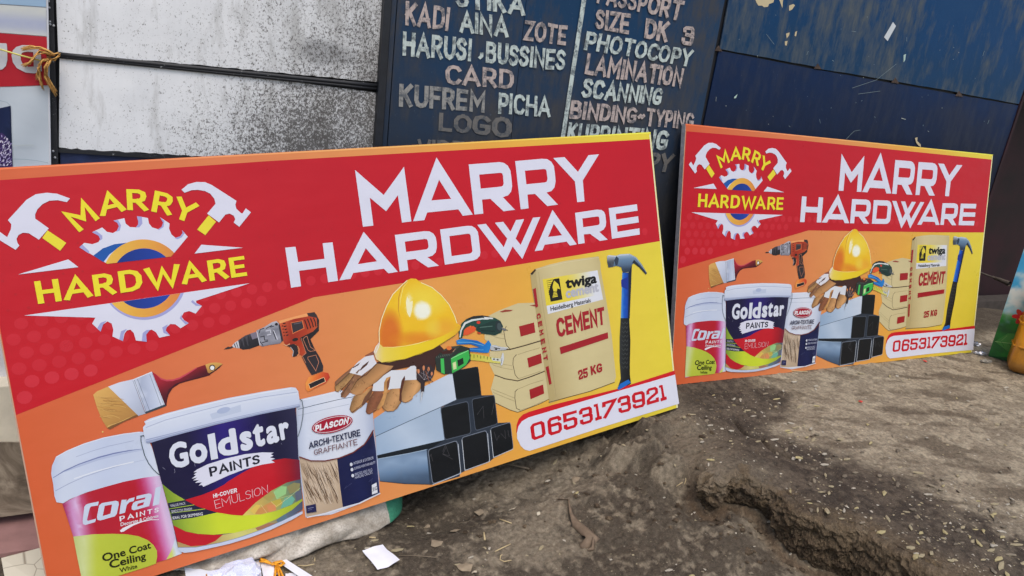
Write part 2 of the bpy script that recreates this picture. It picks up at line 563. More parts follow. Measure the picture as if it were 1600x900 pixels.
# headline
W_ = (226, 226, 246)
a = Art(uv, .0009)
def L(z, o, *h): a.poly(z(o), W_, [z(k) for k in h])
L(Z1, [(102, 252), (413, 522), (632, 218), (714, 808), (612, 820), (567, 525), (440, 697), (263, 550), (303, 852), (190, 865)])
L(Z1, [(983, 118), (1378, 735), (1270, 748), (1222, 678), (885, 712), (853, 795), (733, 806)], [(1012, 358), (1143, 565), (930, 582)])
L(Z2, [(85, 195), (420, 170), (470, 180), (510, 210), (538, 260), (550, 340), (558, 430), (548, 490), (515, 530), (458, 550), (590, 688), (465, 703), (322, 568), (232, 577), (246, 728), (150, 738)],
  [(200, 305), (430, 286), (450, 292), (458, 315), (466, 400), (460, 425), (440, 436), (217, 458)])
L(Z2, [(590, 160), (880, 135), (940, 140), (985, 170), (1010, 215), (1022, 290), (1030, 380), (1018, 445), (985, 485), (932, 502), (1056, 632), (940, 648), (808, 516), (725, 523), (738, 672), (652, 682)],
  [(696, 264), (905, 246), (925, 252), (932, 275), (942, 355), (935, 382), (915, 392), (712, 411)])
L(Z2, [(1003, 127), (1125, 118), (1272, 278), (1385, 98), (1500, 87), (1325, 370), (1344, 598), (1265, 607), (1240, 382)])
L(Z3, [(127, 218), (257, 206), (290, 398), (620, 358), (596, 164), (720, 152), (790, 632), (667, 650), (638, 464), (302, 507), (328, 700), (203, 718)])
L(Z3, [(1108, 22), (1538, 522), (1420, 540), (1362, 482), (980, 535), (945, 608), (806, 628)], [(1135, 226), (1278, 390), (1038, 425)])
L(Z4, [(58, 302), (420, 256), (490, 258), (540, 285), (568, 330), (582, 400), (583, 460), (570, 520), (530, 560), (468, 580), (612, 687), (475, 706), (315, 600), (212, 615), (228, 742), (120, 758)],
  [(182, 386), (430, 352), (458, 356), (470, 375), (480, 440), (475, 465), (455, 482), (200, 515)])
L(Z4, [(623, 235), (960, 190), (1020, 192), (1065, 220), (1095, 265), (1105, 320), (1128, 520), (1120, 565), (1085, 602), (1040, 620), (685, 674)],
  [(740, 318), (970, 287), (995, 292), (1005, 312), (1028, 500), (1022, 520), (1000, 535), (768, 567)])
a.poly(Z4([(1088, 178), (1195, 165), (1420, 457), (1462, 350), (1308, 152), (1412, 140), (1503, 262)]) + Z5([(50, 265), (145, 255), (45, 485), (105, 560), (250, 238), (337, 230), (125, 727)]) + Z4([(1530, 447), (1440, 638)]), W_)
L(Z5, [(482, 145), (772, 555), (690, 570), (652, 522), (390, 560), (365, 622), (273, 634)], [(498, 310), (597, 447), (430, 467)])
L(Z5, [(750, 182), (1010, 143), (1065, 148), (1095, 170), (1110, 205), (1120, 290), (1115, 340), (1090, 380), (1040, 408), (1140, 500), (1045, 515), (928, 430), (855, 438), (866, 540), (790, 552)],
  [(837, 248), (1015, 224), (1032, 228), (1038, 245), (1043, 300), (1038, 318), (1020, 328), (848, 352)])
L(Z5, [(1150, 127), (1485, 80), (1493, 157), (1233, 194), (1240, 262), (1500, 223), (1508, 296), (1247, 335), (1255, 408), (1515, 366), (1520, 440), (1190, 490)])
a.build('headline_lettering', board)

# logo
LAV, GOLD, BLU, RED = (168, 168, 222), (235, 170, 70), (24, 60, 150), (205, 30, 46)
a = Art(uv, .0009)
a.poly(ZA([(463, 548), (492, 522), (540, 530), (575, 518), (585, 500), (575, 480), (537, 460), (597, 432), (625, 458), (660, 465), (690, 448), (695, 425), (685, 405), (662, 392), (727, 378), (735, 410), (760, 430), (795, 432), (808, 415), (808, 395), (800, 366), (865, 377), (872, 410), (890, 432), (925, 443), (945, 430), (955, 405), (936, 372), (993, 410), (990, 440), (1005, 475), (1030, 495), (1055, 485), (1070, 465), (1065, 448), (1100, 487), (1003, 603), (628, 645)]), W_)
for s in ([(537, 460), (562, 452), (598, 480), (598, 500), (580, 512), (585, 500), (575, 480)], [(662, 392), (690, 388), (708, 420), (700, 450), (680, 458), (695, 425), (685, 405)],
          [(800, 366), (830, 370), (833, 410), (815, 432), (795, 432), (808, 415), (808, 395)], [(936, 372), (962, 395), (958, 430), (930, 448), (925, 443), (945, 430), (955, 405)],
          [(1065, 448), (1082, 465), (1065, 490), (1040, 502), (1022, 495), (1055, 485), (1070, 465)], [(463, 548), (480, 532), (520, 570), (520, 585)]):
    a.poly(ZA(s), LAV)
a.poly(ZA([(545, 597), (600, 555), (670, 530), (755, 520), (700, 545), (640, 590), (605, 635)]), (30, 90, 175))
cx, cy = 224.7, 436
def clipc(r1, r0, line, c, a0, a1):
    """ring sector, its flat ends following the band of red behind the name"""
    out = [(cx + r1 * 1.05 * math.cos(math.radians(t)), cy + r1 * math.sin(math.radians(t))) for t in np.linspace(a0, a1, 26)]
    if r0: inn = [(cx + r0 * 1.05 * math.cos(math.radians(t)), cy + r0 * math.sin(math.radians(t))) for t in np.linspace(a1 - (4 if a1 > 0 else 4), a0 + 4, 22)]
    else: inn = []
    a.poly(out + inn, c)
gk = hor(160, 0, 290, 0, [(0, (240, 195, 80)), (.6, (235, 165, 70)), (1, (225, 130, 70))])
# upper half (angles measured with y down)
def halfdisc(r, up, c):
    # clip a disc by the tilted edges of the red band
    pts = []
    for t in np.linspace(0, 360, 90, endpoint=False):
        x, y = cx + r * 1.05 * math.cos(math.radians(t)), cy + r * math.sin(math.radians(t))
        pts.append((x, y))
    def clip(pts, p, q, side):
        out = []
        d = (q[0] - p[0], q[1] - p[1])
        s = lambda w: ((w[0] - p[0]) * d[1] - (w[1] - p[1]) * d[0]) * side
        for i in range(len(pts)):
            A_, B_ = pts[i - 1], pts[i]; sa, sb = s(A_), s(B_)
            if (sa > 0) != (sb > 0):
                k = sa / (sa - sb); out.append((A_[0] + (B_[0] - A_[0]) * k, A_[1] + (B_[1] - A_[1]) * k))
            if sb > 0: out.append(B_)
        return out
    if up:
        p1, p2 = ZA([(628, 645), (1003, 603)])
        pts = clip(pts, p1, p2, 1)
        l1, l2 = ZA([(463, 548), (628, 645)])
        pts = clip(pts, l1, l2, 1)
        r1, r2 = ZA([(1003, 603), (1100, 487)])
        pts = clip(pts, r1, r2, 1)
    else:
        p1, p2 = ZB([(140, 198), (1465, 10)])
        pts = clip(pts, p2, p1, 1)
    a.poly(pts, c)
# lower gear
a.poly(ZB([(140, 197), (1465, 10), (1150, 112), (1152, 125), (1185, 142), (1148, 187), (1110, 172), (1080, 180), (1065, 205), (1080, 225), (1108, 243), (1060, 273), (1030, 250), (1000, 248), (975, 270), (972, 290), (998, 315), (935, 328), (915, 295), (890, 280), (865, 290), (858, 310), (862, 352), (798, 344), (785, 300), (765, 280), (745, 285), (730, 305), (722, 348), (660, 320), (665, 280), (655, 245), (630, 232), (605, 250), (590, 292), (540, 245), (560, 210)]), W_)
for s in ([(590, 292), (570, 272), (590, 240), (625, 228), (605, 250)], [(722, 348), (700, 337), (710, 290), (745, 276), (727, 305)], [(862, 352), (832, 348), (838, 300), (860, 283), (880, 282), (858, 310)],
          [(998, 315), (960, 300), (952, 268), (985, 250), (973, 285)], [(1108, 243), (1090, 252), (1055, 215), (1065, 192), (1070, 220)], [(1185, 142), (1150, 142), (1120, 118), (1130, 108), (1150, 126)]):
    a.poly(ZB(s), LAV)
halfdisc(63.5, False, LAV)
cx -= 1.2; cy -= 1
halfdisc(61, True, gk); halfdisc(60.5, False, gk)
cx += 1; halfdisc(47, True, hor(180, 0, 270, 0, [(0, (20, 50, 135)), (1, (35, 70, 175))])); halfdisc(47, False, hor(180, 0, 270, 0, [(0, (20, 50, 135)), (1, (35, 70, 175))]))
a.poly(ZA([(102, 707), (398, 619), (458, 664)]), W_)
a.poly(ZA([(1180, 534), (1425, 552), (1140, 586)]), W_)
a.poly(ZA([(407, 262), (388, 283), (335, 272), (285, 275), (245, 295), (215, 325), (202, 355), (203, 380), (283, 437), (225, 503), (165, 465), (130, 462), (105, 475), (93, 498), (98, 520), (110, 538), (88, 562), (-35, 488), (-8, 455), (38, 488), (60, 440), (62, 412), (42, 388), (100, 325), (150, 270), (205, 237), (270, 228), (330, 234)]), W_)
a.poly(ZA([(275, 448), (386, 522), (350, 568), (245, 493)]), (242, 226, 60))
a.poly(ZA([(1062, 212), (1100, 180), (1150, 167), (1200, 168), (1240, 185), (1385, 278), (1378, 300), (1385, 325), (1412, 350), (1420, 352), (1440, 322), (1470, 345), (1402, 430), (1370, 405), (1378, 385), (1370, 365), (1345, 352), (1320, 358), (1283, 404), (1213, 352), (1262, 295), (1255, 265), (1230, 235), (1200, 220), (1160, 213), (1120, 215), (1080, 230)]), W_)
a.poly(ZA([(1222, 362), (1265, 400), (1203, 478), (1155, 445)]), (242, 226, 60))
logo = a.build('printed_logo', board)
YEL = (244, 228, 50)
for wn_, ch, q in ((0 if i_ < 5 else 1, *t_) for i_, t_ in enumerate((('M', [(360, 352), (487, 266), (583, 378), (462, 460)]), ('A', [(555, 246), (704, 208), (737, 332), (588, 368)]), ('R', [(737, 208), (858, 212), (866, 336), (744, 330)]),
              ('R', [(906, 216), (1022, 243), (1000, 364), (884, 338)]), ('Y', [(1040, 248), (1165, 298), (1125, 412), (1000, 368)]),
              ('H', [(197, 748), (338, 732), (362, 862), (222, 880)]), ('A', [(359, 731), (523, 707), (543, 836), (378, 860)]), ('R', [(537, 711), (658, 695), (682, 820), (557, 837)]),
              ('D', [(688, 690), (822, 672), (840, 797), (707, 816)]), ('W', [(842, 673), (1050, 646), (1070, 770), (862, 801)]), ('A', [(1044, 648), (1182, 626), (1210, 748), (1071, 767)]),
              ('R', [(1212, 628), (1322, 612), (1342, 730), (1230, 747)]), ('E', [(1338, 612), (1430, 600), (1450, 715), (1357, 729)])))):
    if ch == 'M' or (wn_ and ch == 'H'): a = Art(uv, .0017)
    word(a, ch, ZA(q), YEL, t=.215)
    if ch in 'YE': a.build('logo_word', logo)

# paintbrush
a = Art(uv, .0009)
a.poly(ZBR([(712, 148), (760, 180), (820, 225), (880, 243), (950, 240), (1030, 215), (1120, 165), (1220, 105), (1322, 70), (1375, 182), (1300, 208), (1200, 235), (1100, 264), (1030, 282), (950, 335), (905, 410), (888, 470), (880, 538), (858, 522)]), hor(256, 590, 268, 612, [(0, (175, 35, 55)), (.6, (130, 28, 42)), (1, (80, 20, 35))]))
a.poly(ZBR([(1375, 182), (1380, 188), (1300, 212), (1150, 250), (1030, 284), (950, 337), (905, 402), (888, 462), (880, 538), (866, 525), (875, 440), (905, 352), (985, 285), (1100, 250), (1250, 213)]), (72, 20, 32))
a.poly(ZBR([(760, 180), (820, 222), (880, 240), (950, 237), (1030, 212), (1120, 162), (1220, 102), (1225, 112), (1120, 180), (1030, 232), (950, 256), (880, 258), (815, 238)]), (205, 70, 90))
a.poly(ZBR([(1322, 70), (1380, 50), (1440, 45), (1490, 50), (1522, 62), (1480, 108), (1420, 150), (1375, 175), (1350, 158)]), hor(330, 566, 334, 582, [(0, (228, 180, 95)), (1, (180, 125, 65))]))
a.poly(ZBR([(1524, 60), (1480, 108), (1420, 152), (1375, 182), (1365, 168), (1420, 138), (1480, 88)]), (66, 32, 34))
a.poly(ZBR(ell(1400, 103, 34, 33)), (70, 55, 50)); a.poly(ZBR(ell(1400, 107, 24, 24)), (245, 245, 245))
a.poly(ZBR([(215, 318), (340, 270), (497, 235), (642, 625), (560, 650)]), hor(175, 600, 228, 640, [(0, (225, 228, 245)), (.5, (205, 212, 236)), (1, (175, 182, 205))]))
a.poly(ZBR([(497, 235), (712, 148), (862, 525), (640, 612)]), hor(208, 610, 255, 600, [(0, (165, 175, 205)), (.12, (225, 230, 248)), (.3, (175, 184, 212)), (.6, (196, 205, 232)), (1, (222, 228, 245))]))
for p, w in (([(512, 240), (652, 606)], 4), ([(548, 232), (690, 592)], 4), ([(688, 178), (822, 538)], 4), ([(718, 170), (850, 528)], 3), ([(497, 250), (636, 612)], 3)):
    a.strip(ZBR(p), w / 7.27, (95, 105, 125))
a.strip(ZBR([(497, 242), (712, 152)]), 1.3, (235, 238, 250))
a.poly(ZBR([(638, 606), (862, 520), (880, 538), (642, 628)]), (62, 72, 84))
a.poly(ZBR([(45, 410), (90, 370), (215, 318), (560, 648), (400, 712), (235, 802), (205, 785), (150, 700), (90, 560)]), hor(150, 610, 200, 665, [(0, (232, 182, 105)), (.5, (205, 155, 85)), (1, (180, 130, 72))]))
for i in range(26):
    x0 = 70 + random.random() * 250; y0 = 395 + random.random() * 260 + (x0 - 70) * .2
    a.strip(ZBR([(x0, y0), (x0 + 40 + random.random() * 60, y0 - 8 + random.random() * 30), (x0 + 150, y0 + 30 * random.random())]), .5, random.choice([(235, 190, 115), (175, 125, 65), (190, 140, 80)]))
a.poly(ZBR([(208, 786), (250, 748), (400, 690), (545, 636), (562, 650), (400, 714), (235, 802)]), (135, 92, 55))
a.poly(ZBR([(205, 785), (215, 760), (320, 725), (540, 632), (400, 700), (250, 760)]), (225, 180, 105))
a.poly(ZBR(ell(155, 830, 9, 9)), (235, 205, 120))
a.build('printed_paintbrush', board)

# drill
a = Art(uv, .0009)
a.poly(ZR([(35, 425), (60, 405), (80, 395), (100, 400), (130, 383), (138, 400), (115, 412), (85, 420), (60, 422)]), (62, 50, 50))
a.poly(ZR([(118, 385), (150, 352), (180, 335), (205, 412), (170, 410), (130, 402)]), (205, 205, 215))
a.strip(ZR([(140, 365), (155, 405)]), 1.3, (50, 45, 55)); a.strip(ZR([(160, 352), (180, 408)]), 1.0, (60, 55, 65))
a.poly(ZR([(180, 332), (250, 285), (358, 248), (402, 380), (300, 418), (230, 426), (195, 412)]), hor(380, 522, 392, 548, [(0, (105, 98, 110)), (.35, (52, 48, 56)), (1, (36, 34, 40))]))
a.poly(ZR([(300, 265), (356, 248), (378, 305), (322, 325)]), (128, 120, 138))
for k in range(5): a.strip(ZR([(200 + k * 20, 322 - k * 9), (220 + k * 20, 398 - k * 4)]), .7, (92, 90, 100) if k % 2 else (25, 24, 30))
a.poly(ZR([(360, 235), (440, 200), (520, 150), (562, 138), (592, 165), (632, 335), (600, 365), (500, 378), (420, 396), (396, 372)]), hor(425, 505, 435, 545, [(0, (190, 190, 204)), (.3, (120, 120, 134)), (.6, (165, 165, 180)), (1, (92, 90, 105))]))
for p in ([(390, 260), (400, 225), (440, 212)], [(400, 300), (440, 290), (445, 330), (480, 330)], [(460, 215), (520, 180)], [(455, 240), (500, 228), (508, 260)], [(530, 240), (560, 325)], [(420, 355), (480, 340)], [(470, 280), (510, 270)], [(400, 345), (430, 385)], [(500, 200), (540, 190)]):
    a.strip(ZR(p), 1.3, random.choice([(45, 42, 52), (60, 58, 70), (215, 215, 230)]))
for p in ([(365, 245), (400, 385)], [(535, 232), (575, 325)]): a.strip(ZR(p), 1.0, (225, 225, 240))
a.poly(ZR(ell(563, 172, 16, 14)), (40, 36, 42)); a.poly(ZR([(590, 160), (605, 195), (635, 330), (615, 350), (585, 190)]), (55, 50, 58))
ok = hor(440, 500, 500, 515, [(0, (214, 100, 62)), (.35, (160, 46, 30)), (.7, (184, 66, 38)), (1, (206, 96, 56))])
a.poly(ZR([(582, 138), (870, 62), (885, 90), (968, 100), (972, 205), (930, 245), (805, 305), (868, 465), (825, 492), (790, 470), (785, 400), (755, 370), (700, 385), (650, 372), (636, 345), (605, 200)]), ok)
a.poly(ZR([(582, 138), (870, 62), (880, 92), (740, 118), (595, 165)]), (244, 165, 105))
a.poly(ZR([(868, 62), (945, 50), (965, 75), (992, 130), (990, 238), (935, 292), (905, 322), (955, 430), (998, 500), (1036, 590), (1032, 642), (920, 682), (880, 620), (820, 500), (868, 462), (800, 310), (930, 246), (974, 200), (966, 108), (885, 90)]), hor(478, 500, 500, 560, [(0, (60, 50, 52)), (.4, (38, 34, 38)), (1, (52, 46, 52))]))
a.poly(ZR([(665, 388), (735, 368), (775, 390), (785, 460), (768, 490), (735, 500), (724, 480), (735, 440), (708, 405)]), (48, 40, 44))
a.strip(ZR([(705, 400), (735, 440), (726, 495)]), .9, (190, 190, 200)); a.strip(ZR([(775, 390), (792, 420), (792, 470), (770, 492)]), .9, (240, 160, 110))
a.strip(ZR([(640, 375), (665, 385), (700, 368)]), 1.0, (245, 190, 150))
a.poly(ZR([(705, 155), (828, 133), (846, 215), (725, 270)]), (228, 120, 70)); a.poly(ZR([(712, 160), (820, 140), (836, 210), (730, 260)]), (58, 52, 58)); a.strip(ZR([(740, 170), (815, 155)]), 1.2, (100, 95, 105))
for x0, y0, x1, y1 in ((845, 125, 880, 222), (875, 118, 908, 212), (905, 112, 935, 202), (935, 106, 960, 195)): a.strip(ZR([(x0, y0), (x0 + 18, (y0 + y1) / 2), (x1, y1)]), 1.7, (52, 30, 30))
for k in range(5): a.strip(ZR([(628 + k * 9, 165 + k * 30), (655 + k * 7, 160 + k * 29)]), 1.6, (45, 28, 28))
for k in range(4): a.strip(ZR([(618 + k * 6, 190 + k * 32), (632 + k * 6, 186 + k * 32)]), 1.6, (120, 40, 30))
a.poly(ZR(ell(752, 325, 30, 16, -15)), (40, 34, 36))
for p in ([(850, 300), (870, 290), (905, 400), (955, 435), (905, 445), (880, 430), (830, 320), (850, 300)], [(880, 500), (960, 480), (990, 550), (960, 640), (935, 600), (880, 520), (880, 500)], [(810, 310), (860, 460), (825, 490), (860, 560)]):
    a.strip(ZR(p), .7, (215, 140, 110))
a.poly(ZR([(858, 762), (890, 700), (930, 690), (1030, 650), (1085, 660), (1102, 702), (1060, 762), (970, 802), (884, 850), (862, 822)]), hor(480, 590, 515, 600, [(0, (245, 165, 80)), (.4, (235, 115, 50)), (1, (190, 50, 40))]))
a.poly(ZR([(886, 770), (1040, 703), (1060, 745), (905, 818)]), (40, 34, 40)); a.strip(ZR([(886, 770), (1040, 703), (1060, 745), (905, 818), (886, 770)]), .8, (250, 200, 150))
a.build('printed_drill', board)
# steel tubes
a = Art(uv, .0007, cell=.04)
f1 = hor(585, 660, 720, 590, [(0, (150, 175, 208)), (.5, (188, 204, 228)), (1, (212, 220, 238))])
a.poly(ZF([(95, 355), (330, 195), (545, 88), (566, 90), (580, 243), (490, 282), (105, 457), (98, 400)]), f1)
a.poly(ZF([(105, 457), (490, 284), (512, 478), (115, 567)]), hor(590, 690, 640, 640, [(0, (160, 182, 212)), (.6, (190, 206, 230)), (1, (172, 190, 216))]))
a.strip(ZF([(105, 457), (300, 368), (490, 284), (580, 243), (720, 225)]), 1.0, (70, 84, 104))
a.poly(ZF([(115, 567), (512, 476), (560, 462), (590, 478), (412, 532), (118, 590)]), (24, 30, 38))
a.poly(ZF([(117, 590), (412, 532), (440, 737), (280, 733), (132, 718)]), hor(625, 705, 632, 752, [(0, (50, 64, 84)), (.1, (120, 144, 176)), (.35, (148, 172, 204)), (.7, (104, 132, 168)), (1, (66, 84, 110))]))
a.strip(ZF([(120, 588), (300, 556), (412, 532)]), 1.0, (165, 185, 210))
a.strip(ZF([(440, 737), (280, 733), (132, 718)]), .9, (48, 52, 60))
a.poly(ZF([(600, 690), (440, 737), (425, 740), (405, 533), (585, 478), (610, 470)]), (50, 62, 80))
BK = (20, 22, 27)
def tube_end(q, lt=(84, 92, 108), br=None):
    c = (sum(p[0] for p in q) / 4, sum(p[1] for p in q) / 4)
    def rnd(q, r):
        out = []
        for i in range(4):
            p, a_, b_ = q[i], q[i - 1], q[(i + 1) % 4]
            for k in (r, r * .3):
                if k == r: out.append((p[0] + (a_[0] - p[0]) * k, p[1] + (a_[1] - p[1]) * k))
            out.append((p[0] + (a_[0] + b_[0] - 2 * p[0]) * r * .28, p[1] + (a_[1] + b_[1] - 2 * p[1]) * r * .28))
            out.append((p[0] + (b_[0] - p[0]) * r, p[1] + (b_[1] - p[1]) * r))
        return out
    a.poly(ZF(rnd(q, .09)), lt)
    qi = [(p[0] + (c[0] - p[0]) * .045, p[1] + (c[1] - p[1]) * .045) for p in q]
    a.poly(ZF(rnd(qi, .08)), BK)
    if br: a.strip(ZF(br), .8, (205, 210, 222))
a.poly(ZF([(556, 78), (704, 50), (726, 217), (800, 215), (822, 378), (893, 374), (912, 528), (800, 582), (775, 604), (632, 658), (606, 671), (445, 734), (415, 536), (510, 478), (486, 290), (578, 243)]), (46, 54, 68))
tube_end([(553, 75), (706, 47), (726, 217), (578, 245)], (40, 46, 56))
tube_end([(484, 288), (648, 248), (668, 440), (510, 480)])
tube_end([(667, 238), (802, 212), (823, 385), (690, 426)])
tube_end([(411, 533), (585, 477), (609, 672), (440, 738)], (120, 128, 145), [(440, 738), (500, 716), (606, 672), (590, 500)])
tube_end([(608, 462), (757, 418), (777, 605), (628, 660)], (120, 128, 145), [(612, 475), (630, 655), (775, 603), (762, 440)])
tube_end([(777, 407), (896, 371), (915, 530), (796, 584)], (120, 128, 145), [(779, 420), (797, 580), (912, 530)])
for p in ([(425, 575), (432, 560), (440, 600)], [(500, 545), (515, 505), (540, 570), (500, 560)], [(520, 515), (500, 560), (560, 590)], [(800, 430), (815, 480), (830, 450)], [(840, 440), (868, 470), (862, 420)], [(880, 420), (888, 460)], [(700, 330), (735, 280), (740, 350)], [(785, 330), (800, 260)]):
    a.strip(ZF(p), .45, (88, 86, 92))
a.build('printed_steel_tubes', board)

# cement bags
BEI = (208, 190, 138)
a = Art(uv, .0007, cell=.03)
def bag(pts, k=0):
    a.poly(ZT(pts), hor(780, 0 + k, 850, 30 + k, [(0, (188, 170, 120)), (.4, (206, 188, 138)), (1, (214, 198, 152))]))
bag([(520, 530), (700, 577), (905, 505), (955, 560), (955, 712), (870, 755), (700, 822), (640, 800), (530, 750), (490, 640)])
bag([(480, 345), (640, 330), (880, 268), (915, 380), (910, 500), (700, 577), (600, 560), (520, 530), (480, 450)])
bag([(470, 70), (560, 25), (700, -28), (830, -32), (850, 0), (882, 265), (640, 332), (520, 335), (440, 250), (440, 120)])
DK = (74, 56, 40)
for p, w in (([(520, 530), (600, 560), (700, 577), (800, 545), (910, 502)], 1.6), ([(490, 340), (640, 332), (760, 300), (882, 264)], 1.8), ([(530, 750), (640, 802), (700, 822), (870, 757), (955, 713)], .8),
             ([(610, 150), (590, 190), (600, 250), (612, 300), (640, 328)], .9), ([(690, 372), (665, 400), (662, 450), (680, 530), (705, 560)], .9), ([(700, 640), (680, 660), (678, 710), (690, 790), (720, 805)], .9),
             ([(700, 372), (760, 352), (870, 320)], .5), ([(705, 640), (800, 600), (900, 570)], .5), ([(705, 560), (800, 528), (880, 500)], .5), ([(720, 805), (800, 780), (900, 735)], .5),
             ([(500, 420), (580, 445), (655, 460)], .4), ([(500, 450), (580, 475), (660, 490)], .4), ([(500, 640), (600, 680), (675, 710)], .4), ([(505, 665), (600, 705), (678, 735)], .4), ([(460, 170), (520, 200), (590, 215)], .4), ([(470, 210), (540, 240), (598, 250)], .4)):
    a.strip(ZT(p), w, DK if w > .6 else (150, 130, 92))
RB = (166, 34, 40)
for q in ([(708, 152), (825, 122), (836, 200), (722, 232)], [(773, 400), (880, 364), (888, 437), (785, 474)], [(790, 645), (897, 605), (906, 675), (800, 720)]): a.poly(ZT(q), RB)
for q in ([(558, 38), (600, 22), (662, 25), (640, 36), (600, 40), (575, 44)], [(790, -10), (830, -18), (850, 0), (835, -2)]): a.poly(ZT(q), (160, 70, 55))
a.build('printed_bag_stack', board)

a = Art(uv, .0013, cell=.03)
a.poly(ZCE([(35, 150), (65, 122), (150, 95), (250, 72), (350, 58), (450, 45), (462, 80), (465, 130), (500, 320), (532, 520), (560, 780), (550, 812), (480, 842), (400, 868), (260, 905), (155, 940), (135, 800), (100, 560), (70, 380), (45, 240)]),
       hor(838, 500, 962, 470, [(0, (190, 170, 122)), (.18, (206, 188, 140)), (.35, (216, 200, 152)), (.8, (213, 197, 148)), (1, (196, 178, 128))]))
a.poly(ZCE([(35, 150), (65, 122), (85, 260), (120, 480), (150, 700), (190, 905), (155, 940), (135, 800), (100, 560), (70, 380), (45, 240)]), (190, 170, 120))
a.poly(ZCE([(36, 150), (64, 121), (70, 130), (46, 160)]), (60, 45, 35))
a.strip(ZCE([(150, 935), (400, 868), (552, 812)]), 1.0, (95, 75, 50))
a.strip(ZCE([(85, 140), (110, 330), (160, 640), (195, 900)]), .5, (170, 150, 105))
a.strip(ZCE([(70, 125), (250, 82), (455, 52)]), .6, (228, 214, 175))
a.poly(ZCE([(110, 185), (445, 130), (480, 308), (143, 397)]), (226, 228, 240))
a.poly(ZCE([(110, 185), (400, 137), (428, 285), (133, 347)]), hor(850, 450, 925, 436, [(0, (236, 212, 60)), (.5, (236, 214, 80)), (1, (226, 228, 236))]))
a.poly(ZCE([(135, 190), (212, 178), (232, 308), (160, 322), (150, 270)]), (30, 26, 20))
a.poly(ZCE([(135, 190), (178, 184), (160, 215), (148, 260), (152, 300), (160, 322), (135, 326), (112, 195)]), (236, 214, 66))
for k in range(8): a.strip(ZCE([(134 + k * 2, 196 + k * 12), (190 - abs(k - 2) * 7, 188 + k * 12)]), .8, (40, 34, 24))
a.poly(ZCE([(180, 192), (206, 215), (217, 245), (200, 240), (196, 262), (205, 292), (170, 300), (178, 262), (170, 232)]), (236, 214, 66))
for k in range(6): a.strip(ZCE([(168, 262 + k * 9), (222, 252 + k * 9)]), .8, (40, 34, 24))
a.build('printed_cement_bag', board)
a = Art(uv, .0020)
text(a, 'twiga', ZCE([(246, 180), (438, 148), (444, 226), (252, 264)]), (22, 20, 20), .045)
text(a, 'cement', ZCE([(248, 250), (450, 208), (455, 260), (254, 303)]), (190, 190, 204), .045)
text(a, 'Heidelberg Materials', ZCE([(157, 352), (402, 300), (406, 332), (161, 388)]), (28, 26, 34), .018)
CR = (168, 32, 44)
word(a, 'CEMENT', ZCE([(188, 425), (484, 352), (492, 458), (204, 542)]), CR, t=.27, gap=.07)
a.poly(ZCE([(215, 600), (508, 508), (511, 545), (222, 641)]), CR)
word(a, '25', ZCE([(326, 742), (385, 722), (388, 780), (334, 798)]), CR, t=.27, gap=.1); word(a, 'KG', ZCE([(402, 715), (472, 693), (476, 748), (408, 770)]), CR, t=.27, gap=.1)
a.poly(ZCE([(50, 245), (68, 237), (82, 350), (68, 358)]), CR); a.poly(ZCE([(130, 720), (147, 712), (166, 820), (152, 828)]), CR)
for ch, (x, y) in zip('CEMENT', ((84, 408), (93, 455), (101, 507), (110, 562), (119, 614), (127, 662))):
    word(a, ch, ZCE([(x + 12, y - 20), (x + 16, y + 12), (x - 8, y + 22), (x - 12, y - 10)]), CR, t=.3)
a.build('bag_lettering', board)

# plastered bucket at the right of the three
ZPE = between((463, 620, 478, 800), (580, 620, 595, 790), [(0, (188, 198, 224)), (.1, (214, 221, 242)), (.5, (226, 230, 246)), (.85, (214, 220, 240)), (1, (176, 186, 214))])
a = Art(uv, .0013, cell=.03)
a.poly(ZD([(1003, 92), (1120, 65), (1250, 35), (1330, 60), (1420, 120), (1440, 170), (1450, 300), (1470, 450), (1482, 640), (1350, 705), (1200, 762), (1048, 780), (1000, 420), (990, 130)]), ZPE)
a.strip(ZD([(1000, 148), (1120, 118), (1250, 88), (1340, 72)]), .9, (80, 92, 112)); a.strip(ZD([(1000, 185), (1150, 150), (1300, 118)]), .5, (160, 170, 192))
a.strip(ZD([(1010, 98), (1120, 72), (1240, 44)]), .9, (238, 240, 250))
a.poly(ZPL([(298, 476), (400, 440), (470, 388), (528, 292), (536, 340), (548, 420), (560, 560), (573, 692), (440, 757), (338, 785), (318, 640)]), between((530, 700, 540, 790), (590, 700, 595, 790), [(0, (26, 30, 74)), (.6, (26, 33, 82)), (.9, (20, 24, 62)), (1, (42, 48, 94))]))
a.poly(ZPL([(58, 465), (150, 492), (230, 490), (300, 476), (318, 640), (338, 785), (220, 822), (105, 846), (85, 680)]), hor(470, 720, 535, 790, [(0, (196, 172, 150)), (.5, (212, 190, 168)), (1, (186, 162, 138))]))
random.seed(5)
for i in range(150):
    x = 60 + random.random() * 235; y = 484 + random.random() * 270
    pts = []; 
    for k in range(4):
        lx = 58 + (y - 465) * .13; rx = 302 + (y - 476) * .115
        if not (lx < x < rx and y < 780 - (x - 105) * .1): break
        pts.append((x, y)); x += 10 + random.random() * 14; y += 26 + random.random() * 22
    if len(pts) > 1: a.strip(ZPL(pts), random.choice([.35, .5, .7]), random.choice([(88, 64, 48), (110, 84, 64), (150, 122, 98), (234, 216, 198)]), taper=[.4] + [1] * (len(pts) - 2) + [.3] if len(pts) > 2 else None)
a.strip(ZPL([(55, 462), (130, 488), (220, 489), (310, 471), (400, 435), (470, 385), (515, 325), (529, 292)]), 1.8, (118, 52, 46))
a.poly(ZPL([(100, 775), (162, 762), (168, 812), (105, 822)]), (36, 38, 84)); a.strip(ZPL([(112, 792), (150, 784)]), .7, (150, 150, 185)); a.strip(ZPL([(113, 803), (138, 797)]), .6, (130, 130, 170))
